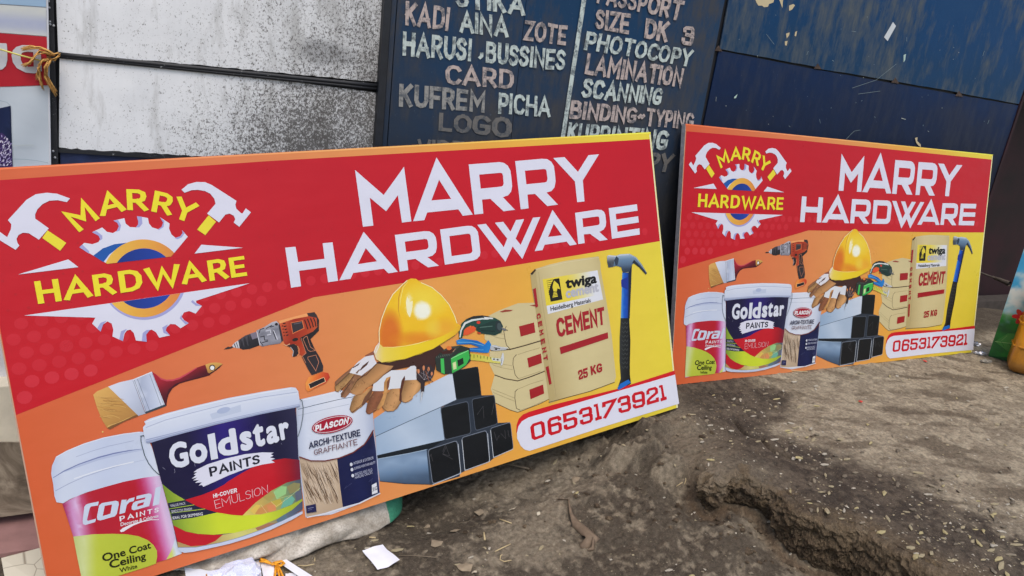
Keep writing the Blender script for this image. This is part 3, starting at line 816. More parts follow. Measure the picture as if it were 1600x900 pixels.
a.poly(ZPL([(520, 642), (550, 626), (558, 690), (522, 703)]), (226, 228, 240))
text(a, '30 KG', ZPL([(524, 660), (552, 646), (554, 672), (526, 686)]), (30, 32, 40), .02)
a.poly(ZPL(ell(266, 256, 133, 52, -13)), (168, 24, 52)); a.strip(ZPL(ell(266, 256, 124, 44, -13)), .8, (232, 220, 232), closed=True)
word(a, 'PLASCON', ZPL([(158, 262), (375, 208), (366, 252), (158, 302)]), (240, 240, 248), t=.3, gap=.08)
word(a, 'ARCHI-', ZPL([(115, 370), (262, 332), (266, 372), (118, 412)]), (32, 34, 72), t=.2, gap=.1)
word(a, 'TEXTURE', ZPL([(262, 332), (442, 286), (447, 328), (266, 372)]), (32, 34, 72), t=.2, gap=.1)
word(a, 'GRAFFIANTE', ZPL([(148, 418), (424, 347), (427, 385), (153, 452)]), (112, 66, 70), t=.13, gap=.12)
for s, q in (('INTERIOR & EXTERIOR', [(402, 494), (528, 458), (530, 476), (402, 513)]), ('SUPERB WEATHERABILITY', [(405, 528), (541, 488), (542, 504), (407, 545)]), ('BRIDGES AND FILLS', [(410, 566), (520, 533), (522, 550), (412, 583)]), ('HAIRLINE CRACKS', [(410, 586), (521, 552), (523, 569), (412, 603)])):
    text(a, s, ZPL(q), (190, 194, 222), .0)
for x, y in ((387, 510), (392, 543), (397, 581)): a.poly(ZPL(ell(x, y, 9, 11)), (215, 218, 235))
a.strip(ZPL([(345, 668), (360, 640), (350, 660), (390, 630)]), .4, (90, 96, 140)); a.strip(ZPL([(500, 620), (522, 600), (515, 635)]), .4, (90, 96, 140))
a.strip(ZPL([(105, 848), (220, 824), (338, 787), (440, 759), (573, 694)]), 1.3, (228, 228, 240))
a.build('printed_texture_bucket', board)

# gloves
a = Art(uv, .0023, cell=.02)
def gk_(x0, y0, x1, y1, c): return hor(*ZG([(x0, y0)])[0], *ZG([(x1, y1)])[0], [(0, tuple(k * .72 for k in c)), (.35, c), (.7, tuple(min(255, k * 1.12) for k in c)), (1, tuple(k * .8 for k in c))])
a.poly(ZG([(545, 200), (900, 110), (1200, 30), (1300, 0), (1360, 60), (1330, 120), (1260, 140), (1240, 290), (1030, 275), (940, 250), (730, 292), (560, 425), (500, 480), (520, 300)]), (68, 40, 36))
a.poly(ZG([(420, 118), (470, 90), (525, 62), (530, 112), (440, 130)]), (150, 92, 72))
a.poly(ZG([(70, 425), (110, 385), (180, 325), (275, 252), (300, 262), (240, 330), (120, 440), (72, 492)]), gk_(100, 380, 150, 440, (150, 104, 78)))
a.poly(ZG([(68, 478), (120, 420), (232, 318), (305, 322), (250, 400), (180, 480), (110, 542), (78, 535)]), gk_(120, 420, 180, 500, (176, 134, 88)))
a.poly(ZG([(138, 562), (190, 490), (300, 345), (362, 338), (380, 372), (330, 450), (260, 540), (190, 612), (146, 602)]), gk_(180, 480, 280, 540, (148, 104, 76)))
a.poly(ZG([(250, 520), (290, 440), (380, 350), (500, 262), (560, 208), (680, 232), (755, 238), (700, 312), (560, 425), (430, 500), (390, 562), (310, 577), (270, 562)]), gk_(330, 380, 470, 540, (184, 134, 88)))
a.poly(ZG([(560, 420), (640, 340), (740, 262), (755, 238), (700, 320), (570, 430), (500, 470)]), (112, 74, 56))
a.poly(ZG([(300, 400), (370, 380), (440, 350), (490, 280), (450, 300), (350, 360)]), (146, 100, 68))
for p in ([(78, 470), (160, 400), (262, 300)], [(130, 540), (220, 440), (300, 345)], [(262, 520), (320, 420), (420, 330)], [(140, 602), (190, 520), (250, 440)], [(560, 208), (450, 330), (330, 400)]): a.strip(ZG(p), .8, (78, 48, 38))
a.poly(ZG([(275, 258), (340, 190), (420, 130), (520, 110), (535, 160), (558, 205), (500, 262), (380, 352), (330, 340), (240, 318)]), (228, 226, 236))
a.poly(ZG([(270, 258), (370, 195), (340, 232), (285, 262)]), (92, 58, 46)); a.poly(ZG([(350, 300), (395, 235), (470, 178), (445, 228), (380, 282)]), (86, 54, 44)); a.poly(ZG([(310, 320), (360, 270), (350, 300), (330, 330)]), (120, 84, 64))
a.poly(ZG([(242, 740), (262, 660), (295, 585), (380, 572), (440, 520), (505, 480), (512, 520), (495, 590), (450, 650), (385, 712), (290, 787), (255, 775)]), gk_(270, 640, 430, 700, (188, 140, 92)))
a.poly(ZG([(380, 690), (420, 600), (500, 500), (508, 530), (470, 620), (395, 700)]), (116, 76, 56))
a.strip(ZG([(270, 780), (330, 735), (390, 690)]), .9, (96, 62, 46))
a.poly(ZG([(432, 770), (448, 680), (490, 590), (525, 535), (622, 530), (645, 600), (600, 690), (560, 750), (480, 804), (445, 798)]), gk_(450, 640, 600, 700, (142, 88, 62)))
a.poly(ZG([(625, 720), (650, 640), (680, 560), (740, 505), (822, 498), (832, 600), (845, 660), (800, 740), (750, 768), (680, 772), (640, 750)]), gk_(640, 620, 830, 700, (196, 146, 98)))
a.poly(ZG([(840, 610), (850, 520), (890, 410), (1000, 392), (1072, 418), (1082, 480), (1060, 530), (990, 590), (975, 630), (930, 662), (870, 666)]), gk_(860, 520, 1040, 600, (202, 152, 102)))
a.poly(ZG([(508, 530), (520, 450), (560, 425), (640, 350), (730, 290), (900, 282), (960, 240), (1002, 235), (1020, 252), (1026, 400), (890, 405), (835, 500), (740, 505), (690, 520), (622, 532), (560, 532)]), (224, 226, 236))
a.poly(ZG([(556, 735), (610, 640), (640, 560), (645, 430), (672, 378), (722, 360), (700, 480), (682, 560), (640, 690), (580, 752)]), gk_(600, 560, 690, 580, (206, 150, 92)))
a.poly(ZG([(680, 420), (722, 362), (700, 490), (675, 520)]), (130, 80, 56))
a.poly(ZG([(822, 640), (832, 520), (850, 410), (885, 352), (892, 385), (868, 480), (850, 560), (852, 662), (835, 655)]), (92, 52, 40))
for p in ([(625, 720), (680, 770), (760, 766), (845, 665)], [(432, 770), (470, 802), (560, 752)], [(845, 650), (900, 668), (980, 620)], [(68, 480), (80, 535), (112, 543)], [(242, 740), (270, 785), (385, 714), (498, 590)]): a.strip(ZG(p), .7, (104, 66, 48))
random.seed(9)
for i in range(70):
    cxy = random.choice([(360, 460, 90, 60), (740, 640, 70, 90), (950, 520, 80, 80), (520, 660, 60, 90), (320, 680, 60, 60), (180, 430, 60, 70)])
    x = cxy[0] + random.uniform(-1, 1) * cxy[2]; y = cxy[1] + random.uniform(-1, 1) * cxy[3]
    a.strip(ZG([(x, y), (x + random.uniform(-14, 22), y + random.uniform(-22, 10))]), .5, random.choice([(216, 170, 120), (128, 86, 60), (160, 112, 76)]))
a.poly(ZG([(1022, 300), (1060, 250), (1120, 225), (1180, 222), (1232, 280), (1225, 340), (1190, 400), (1120, 425), (1112, 540), (1075, 560), (1072, 440), (1025, 400)]), (58, 46, 50))
for x, y, w, h in ((1045, 300, 14, 26), (1105, 262, 13, 30), (1162, 275, 13, 26), (1200, 330, 12, 24)): a.poly(ZG(ell(x, y, w, h)), (216, 138, 96)); a.strip(ZG([(x, y + h), (1110, 400)]), .6, (170, 160, 165))
for k in range(14): a.strip(ZG([(1120 + random.uniform(-50, 60), 340 + random.uniform(-80, 60)), (1160 + random.uniform(-60, 70), 380 + random.uniform(-60, 80))]), .6, random.choice([(150, 140, 150), (30, 24, 30), (190, 110, 70), (90, 80, 92)]))
a.poly(ZG([(1078, 540), (1104, 536), (1090, 600), (1068, 668), (1072, 600)]), (208, 210, 220)); a.strip(ZG([(1092, 545), (1084, 600)]), .5, (40, 40, 48))
a.build('printed_gloves', board)

# power tool, pliers and tape measure
a = Art(uv, .0026)
a.poly(ZT([(235, 182), (260, 125), (300, 92), (350, 72), (420, 68), (520, 86), (562, 110), (582, 150), (572, 198), (520, 222), (400, 206), (378, 180), (330, 142), (285, 168), (265, 242), (240, 248)]), (38, 74, 66))
a.poly(ZT([(300, 92), (350, 72), (420, 66), (480, 76), (470, 90), (420, 84), (350, 92), (305, 108)]), (40, 44, 46))
a.strip(ZT([(246, 238), (256, 180), (285, 128), (340, 104), (420, 92), (470, 96)]), 3.0, (222, 226, 228), taper=[.6, .8, 1, 1, .8, .4])
a.poly(ZT([(272, 222), (278, 180), (300, 160), (350, 148), (372, 165), (362, 190), (310, 218)]), (232, 92, 50))
a.poly(ZT([(372, 180), (385, 150), (440, 130), (500, 110), (540, 108), (568, 150), (560, 200), (520, 218), (400, 203)]), (34, 60, 56))
a.strip(ZT([(400, 160), (500, 150)]), 1.2, (90, 120, 112)); a.strip(ZT([(410, 185), (520, 190)]), 1.2, (20, 38, 38)); a.poly(ZT([(430, 78), (500, 84), (505, 96), (440, 92)]), (226, 228, 232))
a.poly(ZT(ell(548, 152, 26, 44, -8)), (44, 54, 58)); a.poly(ZT(ell(553, 154, 17, 30, -8)), (70, 84, 88)); a.poly(ZT([(570, 160), (600, 170), (612, 180), (600, 186), (575, 178)]), (120, 120, 125)); a.strip(ZT([(600, 178), (620, 182)]), .8, (60, 50, 45))
a.poly(ZT(ell(390, 121, 14, 12)), (225, 60, 45)); a.poly(ZT([(380, 196), (410, 200), (405, 212), (384, 208)]), (205, 70, 40))
a.poly(ZT([(560, 310), (625, 318), (602, 335), (530, 342), (485, 337), (478, 300), (520, 296)]), (186, 188, 194)); a.strip(ZT([(510, 318), (560, 325)]), 1.4, (95, 95, 100)); a.strip(ZT([(495, 300), (560, 318), (622, 318)]), .6, (235, 236, 240)); a.poly(ZT(ell(528, 330, 10, 7)), (60, 60, 64))
a.poly(ZT([(215, 262), (262, 246), (380, 262), (440, 292), (468, 258), (490, 290), (482, 322), (470, 357), (430, 357), (320, 347), (318, 320), (402, 315), (330, 290), (225, 292)]), hor(715, 530, 765, 545, [(0, (50, 140, 215)), (.5, (20, 100, 185)), (1, (35, 130, 210))]))
a.strip(ZT([(230, 275), (330, 275), (430, 300)]), .9, (120, 185, 235)); a.strip(ZT([(325, 330), (430, 335)]), .9, (90, 165, 225))
a.poly(ZT([(318, 360), (400, 372), (480, 390), (570, 402), (572, 442), (480, 432), (400, 420), (312, 412)]), hor(735, 553, 785, 560, [(0, (205, 196, 66)), (1, (226, 216, 120))]))
for k in range(9): a.strip(ZT([(330 + k * 26, 368 + k * 3.6), (330 + k * 26, 386 + k * 3.6 + (6 if k % 2 else 0))]), .8, (50, 46, 26))
a.poly(ZT([(490, 395), (560, 402), (562, 425), (500, 418)]), (210, 214, 210)); a.poly(ZT(ell(512, 407, 8, 6)), (70, 70, 66)); a.poly(ZT(ell(540, 411, 8, 6)), (70, 70, 66))
a.poly(ZT([(562, 410), (578, 355), (586, 362), (590, 402), (578, 450), (566, 458)]), (214, 218, 226)); a.strip(ZT([(572, 400), (570, 440)]), .7, (90, 90, 96))
a.poly(ZT([(52, 395), (100, 350), (140, 320), (180, 308), (250, 300), (322, 320), (330, 420), (290, 462), (200, 518), (120, 524), (62, 492)]), (46, 54, 50))
a.poly(ZT([(100, 350), (140, 322), (200, 306), (248, 304), (220, 330), (180, 372), (110, 376)]), (66, 70, 66))
a.poly(ZT([(175, 402), (240, 360), (312, 336), (322, 398), (295, 450), (240, 486), (186, 516)]), (62, 184, 84)); a.strip(ZT([(178, 402), (312, 338)]), 1.2, (140, 225, 150))
a.poly(ZT([(94, 402), (120, 400), (128, 522), (100, 512)]), (70, 192, 92))
a.poly(ZT([(225, 415), (270, 395), (276, 440), (232, 466)]), (32, 44, 36)); a.poly(ZT([(188, 436), (214, 425), (220, 480), (194, 490)]), (206, 228, 165)); a.poly(ZT([(196, 446), (208, 442), (210, 462), (199, 466)]), (240, 220, 180))
a.poly(ZT([(95, 350), (200, 320), (215, 330), (180, 362), (110, 368)]), (70, 36, 32)); a.poly(ZT(ell(160, 320, 20, 16)), (230, 122, 60)); a.strip(ZT([(190, 350), (210, 325)]), .9, (190, 150, 120))
for k in range(7): a.strip(ZT([(62 + k * 16, 385 - k * 3), (66 + k * 16, 398 - k * 3)]), .7, (110, 120, 112))
a.build('printed_hand_tools', board)

# helmet
a = Art(uv, .0040, cell=.010)
HP = ZI([(335, 64), (368, 66), (400, 90), (470, 120), (530, 170), (580, 230), (615, 300), (632, 350), (656, 366), (648, 392), (620, 422), (560, 465), (480, 510), (400, 545), (300, 575), (200, 597), (150, 597), (115, 577), (102, 535), (114, 500), (138, 470), (134, 400), (150, 320), (180, 240), (220, 165), (280, 105), (310, 76)])
def hk(x, y):
    X, Y = (x - 560) * 4.09, (y - 420) * 4.09
    d = lambda cx, cy, rx, ry: ((X - cx) / rx) ** 2 + ((Y - cy) / ry) ** 2
    c = np.array([246, 196, 40.])
    def mx(c, t, k): k = max(0, min(1, k)); return c * (1 - k) + np.array(t, float) * k
    c = mx(c, (246, 216, 70), 1 - d(420, 200, 190, 130))
    c = mx(c, (222, 118, 40), (1 - d(200, 430, 95, 190)) * 1.3)
    c = mx(c, (232, 140, 40), (1 - d(380, 450, 200, 60)) * .9)
    c = mx(c, (238, 170, 55), (1 - d(560, 380, 90, 80)) * .8)
    c = mx(c, (240, 214, 90), (1 - d(480, 380, 60, 80)) * .5)
    c = mx(c, (250, 250, 235), (1 - d(410, 268, 62, 66)) * 2.0)
    c = mx(c, (250, 240, 190), (1 - d(325, 230, 20, 85)) * 1.2)
    return tuple(c)
a.poly(HP, hk)
a.strip(ZI([(312, 80), (275, 120), (258, 190), (256, 260), (268, 320)]), 1.6, (212, 150, 45), taper=[.3, .8, 1, .8, .1])
a.strip(ZI([(318, 82), (286, 122), (272, 185), (268, 240)]), 1.2, (250, 230, 130), taper=[.3, .8, 1, .2])
a.poly(ZI([(312, 175), (330, 215), (348, 205), (345, 260), (330, 312), (312, 280), (305, 220)]), (250, 244, 205))
br = lambda x, y: grad([(0, (236, 214, 190)), (.12, (240, 214, 90)), (.4, (242, 212, 44)), (.8, (240, 206, 40)), (1, (236, 180, 50))])(((x - 560) * 4.09 - 100) / 550)
a.poly(ZI([(138, 480), (160, 500), (220, 502), (300, 494), (380, 478), (470, 455), (540, 430), (600, 398), (640, 364), (657, 368), (648, 394), (620, 422), (560, 465), (480, 510), (400, 545), (300, 575), (200, 597), (150, 597), (115, 577), (102, 535), (114, 500)]), br)
a.strip(ZI([(160, 500), (220, 502), (300, 494), (380, 478), (470, 452)]), 1.1, (250, 236, 150), taper=[.2, .8, .6, 1, .1])
a.strip(ZI([(136, 470), (134, 400), (150, 320), (180, 240), (220, 165), (280, 105), (312, 76)]), 1.3, (250, 238, 190)); a.strip(ZI([(400, 90), (470, 120), (530, 170), (580, 230), (615, 300), (632, 350)]), 1.1, (250, 240, 180))
a.strip(ZI([(102, 535), (114, 500), (136, 472), (130, 500), (112, 540)]), 1.6, (240, 230, 225))
a.strip(ZI([(150, 599), (300, 577), (480, 512), (620, 424)]), .8, (150, 120, 40))
a.build('printed_hard_hat', board)

# printed claw hammer
a = Art(uv, .0009)
a.poly(ZCE([(597, 145), (636, 145), (636, 424), (589, 424)]), hor(971, 470, 984, 470, [(0, (90, 160, 225)), (.3, (20, 90, 200)), (.75, (22, 70, 175)), (1, (20, 34, 70))]))
a.poly(ZCE([(634, 135), (656, 88), (650, 250), (643, 424), (632, 424), (636, 280)]), (26, 34, 58))
a.strip(ZCE([(598, 142), (636, 140)]), 1.2, (230, 235, 245))
a.poly(ZCE([(590, 190), (632, 170), (632, 250), (592, 230)]), (28, 50, 150))
a.poly(ZCE([(588, 422), (640, 422), (648, 560), (645, 700), (645, 765), (652, 822), (600, 850), (570, 850), (590, 790), (582, 680), (582, 540)]), hor(968, 560, 985, 560, [(0, (60, 62, 64)), (.3, (38, 40, 42)), (1, (22, 22, 24))]))
for k in range(11):
    for s in (0, 1): a.strip(ZCE([(594 + s * 22, 446 + k * 27), (606 + s * 20, 458 + k * 27), (616 + s * 16, 444 + k * 27)]), .7, (76, 78, 80))
a.poly(ZCE([(568, 852), (586, 822), (636, 796), (650, 815), (610, 842), (576, 860)]), (28, 110, 205))
a.poly(ZCE([(503, 45), (512, 38), (560, 42), (582, 33), (640, 30), (682, 52), (716, 96), (747, 148), (740, 158), (702, 114), (668, 88), (652, 100), (640, 140), (600, 146), (590, 112), (562, 104), (512, 114), (504, 80)]), hor(960, 398, 962, 424, [(0, (190, 206, 226)), (.35, (110, 140, 172)), (.7, (88, 112, 142)), (1, (50, 62, 82))]))
a.poly(ZCE([(503, 45), (512, 38), (545, 42), (548, 70), (540, 110), (512, 114), (504, 80)]), hor(949, 400, 951, 418, [(0, (205, 212, 225)), (.4, (120, 128, 140)), (.7, (50, 54, 62)), (1, (78, 84, 96))]))
a.poly(ZCE([(655, 88), (668, 66), (700, 100), (742, 156), (735, 152), (700, 114), (668, 88)]), (38, 44, 56)); a.strip(ZCE([(640, 36), (680, 56), (712, 98), (742, 144)]), 1.0, (170, 186, 205), taper=[.5, 1, 1, .3])
a.strip(ZCE([(512, 42), (560, 46), (590, 38), (636, 36)]), .8, (220, 228, 240)); a.poly(ZCE([(560, 44), (575, 60), (568, 96), (556, 104), (546, 70)]), (52, 62, 80))
a.build('printed_hammer', board)

# phone number plate
a = Art(uv, .0012)
a.poly(ZP([(48, 570), (50, 500), (70, 440), (110, 400), (170, 375), (400, 308), (980, 165), (1505, -3), (1513, 38), (800, 250), (170, 440), (90, 520)]), (214, 28, 42))
a.poly(ZP([(55, 620), (54, 570), (66, 510), (100, 462), (160, 428), (700, 268), (1512, 34), (1550, 302), (900, 500), (172, 737), (125, 725), (88, 690)]), (228, 228, 246))
a.build('printed_number_plate', board)
a = Art(uv, .0017)
for ch, q in (('0', [(172, 495), (302, 452), (322, 600), (192, 645)]), ('6', [(330, 440), (458, 405), (472, 562), (345, 602)]), ('5', [(475, 395), (603, 360), (614, 512), (488, 552)]), ('3', [(622, 352), (745, 320), (757, 468), (638, 504)]),
              ('1', [(760, 310), (812, 296), (838, 440), (778, 460)]), ('7', [(838, 290), (970, 250), (972, 405), (838, 445)]), ('3', [(978, 245), (1096, 216), (1108, 365), (994, 394)]), ('9', [(1110, 207), (1228, 178), (1238, 325), (1124, 354)]),
              ('2', [(1245, 168), (1348, 140), (1364, 282), (1252, 315)]), ('1', [(1362, 136), (1408, 124), (1436, 262), (1380, 281)])):
    word(a, ch, ZP(q), (208, 22, 40), t=.205, gap=0)
a.build('number_lettering', board)
# bucket at the left
a = Art(uv, .0021, cell=.014)
bc = between((99, 780, 134, 980), (252, 742, 287, 866), [(0, (170, 40, 92)), (.07, (212, 150, 205)), (.12, (226, 190, 232)), (.17, (200, 90, 140)), (.26, (186, 34, 54)), (.72, (188, 30, 48)), (.8, (196, 50, 100)), (.87, (214, 130, 190)), (.93, (226, 190, 230)), (1, (205, 190, 225))])
a.poly(ZC([(370, 474), (450, 432), (560, 392), (700, 352), (850, 318), (945, 298), (960, 380), (1010, 560), (1040, 680), (1072, 765), (985, 800), (930, 814), (700, 893), (600, 925), (500, 965), (487, 900), (440, 680), (400, 560)]), bc)
lidk = lambda x, y: grad([(0, (196, 206, 234)), (.12, (214, 222, 244)), (.5, (200, 210, 238)), (.85, (206, 215, 240)), (1, (222, 228, 246))])((x - 80) / 172)
a.poly(ZC1([(118, 468), (220, 410), (400, 335), (600, 275), (800, 237), (960, 218), (1010, 222), (1085, 380), (1150, 600), (1168, 658), (1000, 680), (800, 720), (600, 775), (430, 825), (270, 890), (190, 935), (125, 925), (103, 860), (92, 750), (70, 640), (78, 560)]), lidk)
a.strip(ZC1([(90, 680), (200, 612), (350, 545), (550, 475), (700, 436), (850, 408), (985, 392)]), 2.0, (120, 130, 182), taper=[.4, .8, 1, 1, 1, .8, .3])
a.strip(ZC1([(200, 622), (350, 560), (550, 492), (800, 432), (985, 404)]), 3.4, (186, 196, 228), taper=[.2, 1, 1, 1, .3])
a.strip(ZC1([(112, 812), (250, 738), (400, 672), (600, 604), (800, 548), (1020, 498)]), 1.0, (160, 170, 206), taper=[1, 1, .8, .8, .5, .3])
a.strip(ZC1([(300, 690), (500, 622), (700, 566), (900, 520)]), 1.8, (232, 236, 250)); a.strip(ZC1([(320, 470), (480, 412), (650, 362), (900, 308)]), .8, (168, 178, 210))
a.strip(ZC1([(120, 474), (220, 416), (400, 341), (600, 281), (800, 243), (960, 224)]), 1.0, (236, 240, 252))
a.poly(ZC2([(103, 498), (300, 475), (500, 470), (650, 476), (760, 495), (850, 532), (910, 582), (945, 640), (948, 700), (935, 768), (850, 800), (530, 900), (210, 1000), (185, 900), (140, 690)]), hor(117, 850, 248, 850, [(0, (196, 205, 130)), (.12, (214, 222, 160)), (.28, (196, 206, 72)), (.7, (186, 198, 64)), (1, (190, 200, 70))]))
a.poly(ZC2([(1128, 520), (1160, 590), (1196, 665), (1100, 706), (1040, 728), (1090, 640)]), hor(262, 865, 285, 858, [(0, (206, 212, 100)), (.5, (216, 222, 130)), (.55, (216, 224, 240)), (1, (206, 216, 238))]))
SL = (206, 216, 240)
def shear(z, s, q, t, **k): word(a, s, z(q), SL, t=t, **k)
a.poly(ZC2([(252, 168), (358, 146), (350, 185), (282, 196), (268, 210), (240, 330), (250, 340), (332, 318), (322, 352), (222, 382), (200, 372), (196, 340), (212, 200), (228, 178)]), SL)
a.poly(ZC2([(388, 162), (530, 138), (556, 148), (560, 175), (540, 270), (520, 295), (375, 336), (345, 330), (340, 300), (362, 185)]), SL, [ZC2([(418, 190), (492, 176), (476, 268), (398, 292)])])
a.poly(ZC2([(588, 130), (640, 128), (632, 150), (665, 118), (720, 104), (710, 142), (668, 152), (640, 180), (622, 258), (566, 273), (575, 200)]), SL)
a.poly(ZC2([(738, 92), (862, 65), (888, 72), (890, 95), (866, 192), (712, 235), (690, 225), (690, 195), (705, 160), (730, 145), (822, 124), (828, 104), (735, 125)]), SL, [ZC2([(752, 168), (815, 152), (806, 180), (742, 198)])])
a.poly(ZC2([(930, 10), (984, -8), (966, 174), (900, 192)]), SL)
WH = (236, 232, 244)
word(a, 'PAINTS', ZC2([(565, 297), (964, 203), (961, 250), (572, 347)]), WH, t=.2, gap=.32)
text(a, 'Decorate & Celebrate', ZC2([(578, 358), (958, 272), (960, 303), (580, 395)]), WH, .015)
a.poly(ZC2([(572, 437), (600, 412), (680, 375), (780, 345), (880, 325), (965, 325), (965, 331), (880, 333), (790, 354), (710, 385), (650, 420), (610, 447), (582, 452)]), WH)
TX = (38, 40, 20)
text(a, 'One Coat', ZC2([(386, 672), (878, 545), (888, 615), (402, 755)]), TX, .026)
text(a, 'Ceiling', ZC2([(458, 735), (828, 652), (840, 745), (476, 848)]), TX, .026)
text(a, 'White', ZC2([(566, 815), (743, 770), (750, 812), (574, 862)]), TX, .018)
a.build('printed_ceiling_paint_bucket', board)

# large bucket in the middle
a = Art(uv, .0044, dz=.00002, cell=.014)
RIM = (206, 215, 240)
a.strip(ZC1([(965, 262), (998, 256), (1008, 268)]), 1.4, (70, 84, 96)); a.strip(ZC1([(972, 268), (972, 310), (985, 370), (1010, 455), (1050, 535), (1100, 598), (1160, 652)]), 1.2, (72, 88, 98))
a.strip(ZG1([(1430, 132), (1448, 142), (1460, 200), (1458, 280), (1440, 380), (1415, 460)]), 1.1, (96, 108, 118))
body = ZG1([(122, 500), (400, 430), (800, 330), (1100, 258), (1392, 198), (1405, 330), (1420, 640)]) + ZG2([(1485, 60), (1500, 230), (1504, 335), (1400, 400), (1200, 500), (1000, 570), (800, 632), (600, 680), (450, 702), (306, 705), (262, 500), (205, 270), (150, 90)]) + ZG1([(185, 740)])
nav = between((238, 690, 280, 853), (462, 636, 474, 793), [(0, (28, 24, 60)), (.25, (28, 24, 64)), (.5, (46, 32, 126)), (.62, (42, 30, 108)), (.85, (26, 24, 58)), (1, (44, 42, 76))])
a.poly(body, nav)
grn = between((238, 690, 280, 853), (462, 636, 474, 793), [(0, (120, 150, 50)), (.12, (165, 188, 60)), (.35, (206, 220, 54)), (.7, (208, 222, 56)), (1, (160, 176, 60))])
a.poly(ZG2([(152, 92), (190, 125), (260, 180), (372, 246), (680, 366), (830, 390), (925, 396), (1100, 386), (1250, 352), (1380, 302), (1498, 232), (1502, 255), (1400, 345), (1250, 432), (1050, 512), (850, 562), (650, 580), (500, 572), (380, 548), (262, 490), (235, 400), (205, 278)]), grn)
for q in ([(205, 278), (370, 247), (462, 290), (218, 328)], [(224, 336), (474, 294), (568, 329), (232, 369)], [(236, 377), (578, 334), (684, 366), (450, 418), (252, 442)]): a.poly(ZG2(q), (36, 38, 66))
a.poly(ZG2([(925, 396), (1050, 272), (1200, 160), (1350, 80), (1482, 46), (1498, 236), (1380, 302), (1250, 352), (1100, 386)]), hor(385, 800, 474, 770, [(0, (226, 208, 110)), (.35, (196, 168, 96)), (.7, (140, 165, 110)), (1, (84, 92, 110))]))
for q, c in (([(1225, 165), (1295, 115), (1350, 118), (1342, 190), (1255, 238)], (156, 206, 140)), ([(1050, 350), (1150, 290), (1205, 262), (1232, 300), (1160, 370), (1100, 384), (1050, 384)], (210, 150, 88)),
             ([(1290, 330), (1330, 230), (1400, 205), (1430, 240), (1400, 290)], (112, 180, 160)), ([(1350, 120), (1420, 80), (1480, 90), (1470, 160), (1380, 190)], (146, 140, 96)), ([(1200, 262), (1290, 235), (1310, 280), (1250, 320)], (196, 176, 80)),
             ([(1120, 220), (1200, 165), (1240, 210), (1180, 262)], (178, 160, 92)), ([(1430, 170), (1492, 150), (1497, 232), (1440, 262)], (98, 104, 124)), ([(1160, 300), (1240, 290), (1250, 345), (1180, 366)], (222, 146, 96)), ([(1000, 350), (1060, 290), (1100, 300), (1040, 384)], (230, 196, 96))):
    a.poly(ZG2(q), c)
a.strip(ZG2([(1100, 290), (1160, 370)]), .5, (240, 210, 150)); a.strip(ZG2([(1200, 262), (1250, 310), (1400, 200)]), .5, (240, 220, 150)); a.strip(ZG2([(1225, 165), (1255, 238), (1400, 200), (1482, 130)]), .5, (190, 220, 160))
a.poly(ZG2([(262, 490), (380, 548), (500, 573), (650, 580), (738, 578), (665, 640), (570, 680), (430, 690), (300, 645), (280, 570)]), (192, 28, 44))
a.poly(ZG2([(738, 578), (850, 562), (1050, 512), (1250, 432), (1400, 345), (1502, 255), (1504, 335), (1400, 400), (1200, 500), (1000, 570), (800, 632), (600, 680), (450, 702), (306, 705), (298, 645), (430, 690), (570, 680), (665, 640)]), hor(330, 855, 474, 790, [(0, (180, 150, 100)), (.3, (216, 210, 130)), (.5, (206, 200, 110)), (.7, (150, 140, 110)), (.85, (96, 108, 130)), (1, (78, 84, 110))]))
a.poly(ZG2([(1050, 515), (1180, 465), (1250, 470), (1160, 510), (1070, 540)]), (170, 120, 96)); a.poly(ZG2([(1250, 440), (1340, 380), (1360, 420), (1270, 465)]), (96, 122, 140))
rk = between((238, 690, 280, 853), (462, 636, 474, 793), [(0, (190, 24, 40)), (.35, (204, 30, 46)), (.8, (200, 28, 44)), (.93, (160, 24, 40)), (1, (120, 34, 60))])
a.poly(ZG2([(370, 246), (540, 196), (650, 152), (750, 98)]) + ZG1([(800, 852), (900, 790), (1000, 735), (1100, 695), (1200, 665), (1300, 648), (1428, 662)]) + ZG2([(1484, 48), (1350, 80), (1200, 160), (1050, 272), (925, 396), (830, 390), (680, 366), (500, 312)]), rk)
# rims and lid
a.poly(ZG2([(303, 700), (480, 697), (700, 657), (900, 602), (1100, 533), (1300, 448), (1503, 348), (1503, 378), (1400, 437), (1200, 532), (1000, 607), (800, 667), (600, 712), (450, 744), (370, 752), (322, 740)]), (200, 208, 234))
a.strip(ZG2([(305, 703), (480, 699), (700, 659), (900, 604), (1100, 535), (1300, 450), (1503, 352)]), .7, (120, 128, 158))
a.poly(ZG1([(62, 325), (110, 300), (250, 255), (500, 190), (800, 120), (1100, 65), (1350, 26), (1392, 30), (1415, 60), (1425, 120), (1432, 190), (1392, 202), (1100, 258), (700, 350), (300, 455), (125, 508), (78, 510), (60, 440), (52, 375), (75, 350)]), hor(300, 655, 308, 686, [(0, (216, 223, 244)), (.5, (204, 213, 240)), (1, (186, 196, 226))]))
a.poly(ZG1([(78, 482), (300, 428), (700, 325), (1100, 236), (1430, 172), (1432, 192), (1392, 204), (1100, 260), (700, 352), (300, 457), (125, 510), (78, 511)]), (158, 168, 204))
a.strip(ZG1([(78, 495), (300, 438), (700, 334), (1100, 244), (1430, 180)]), 1.0, (196, 206, 234))
a.strip(ZG1([(78, 378), (250, 312), (500, 245), (800, 170), (1100, 112), (1405, 68)]), .7, (150, 160, 196)); a.strip(ZG1([(90, 392), (250, 328), (500, 262), (800, 188), (1100, 130), (1410, 82)]), 1.4, (222, 228, 246))
a.strip(ZG1([(80, 330), (250, 268), (500, 202), (800, 132), (1100, 77), (1350, 38)]), 1.6, (234, 238, 252))
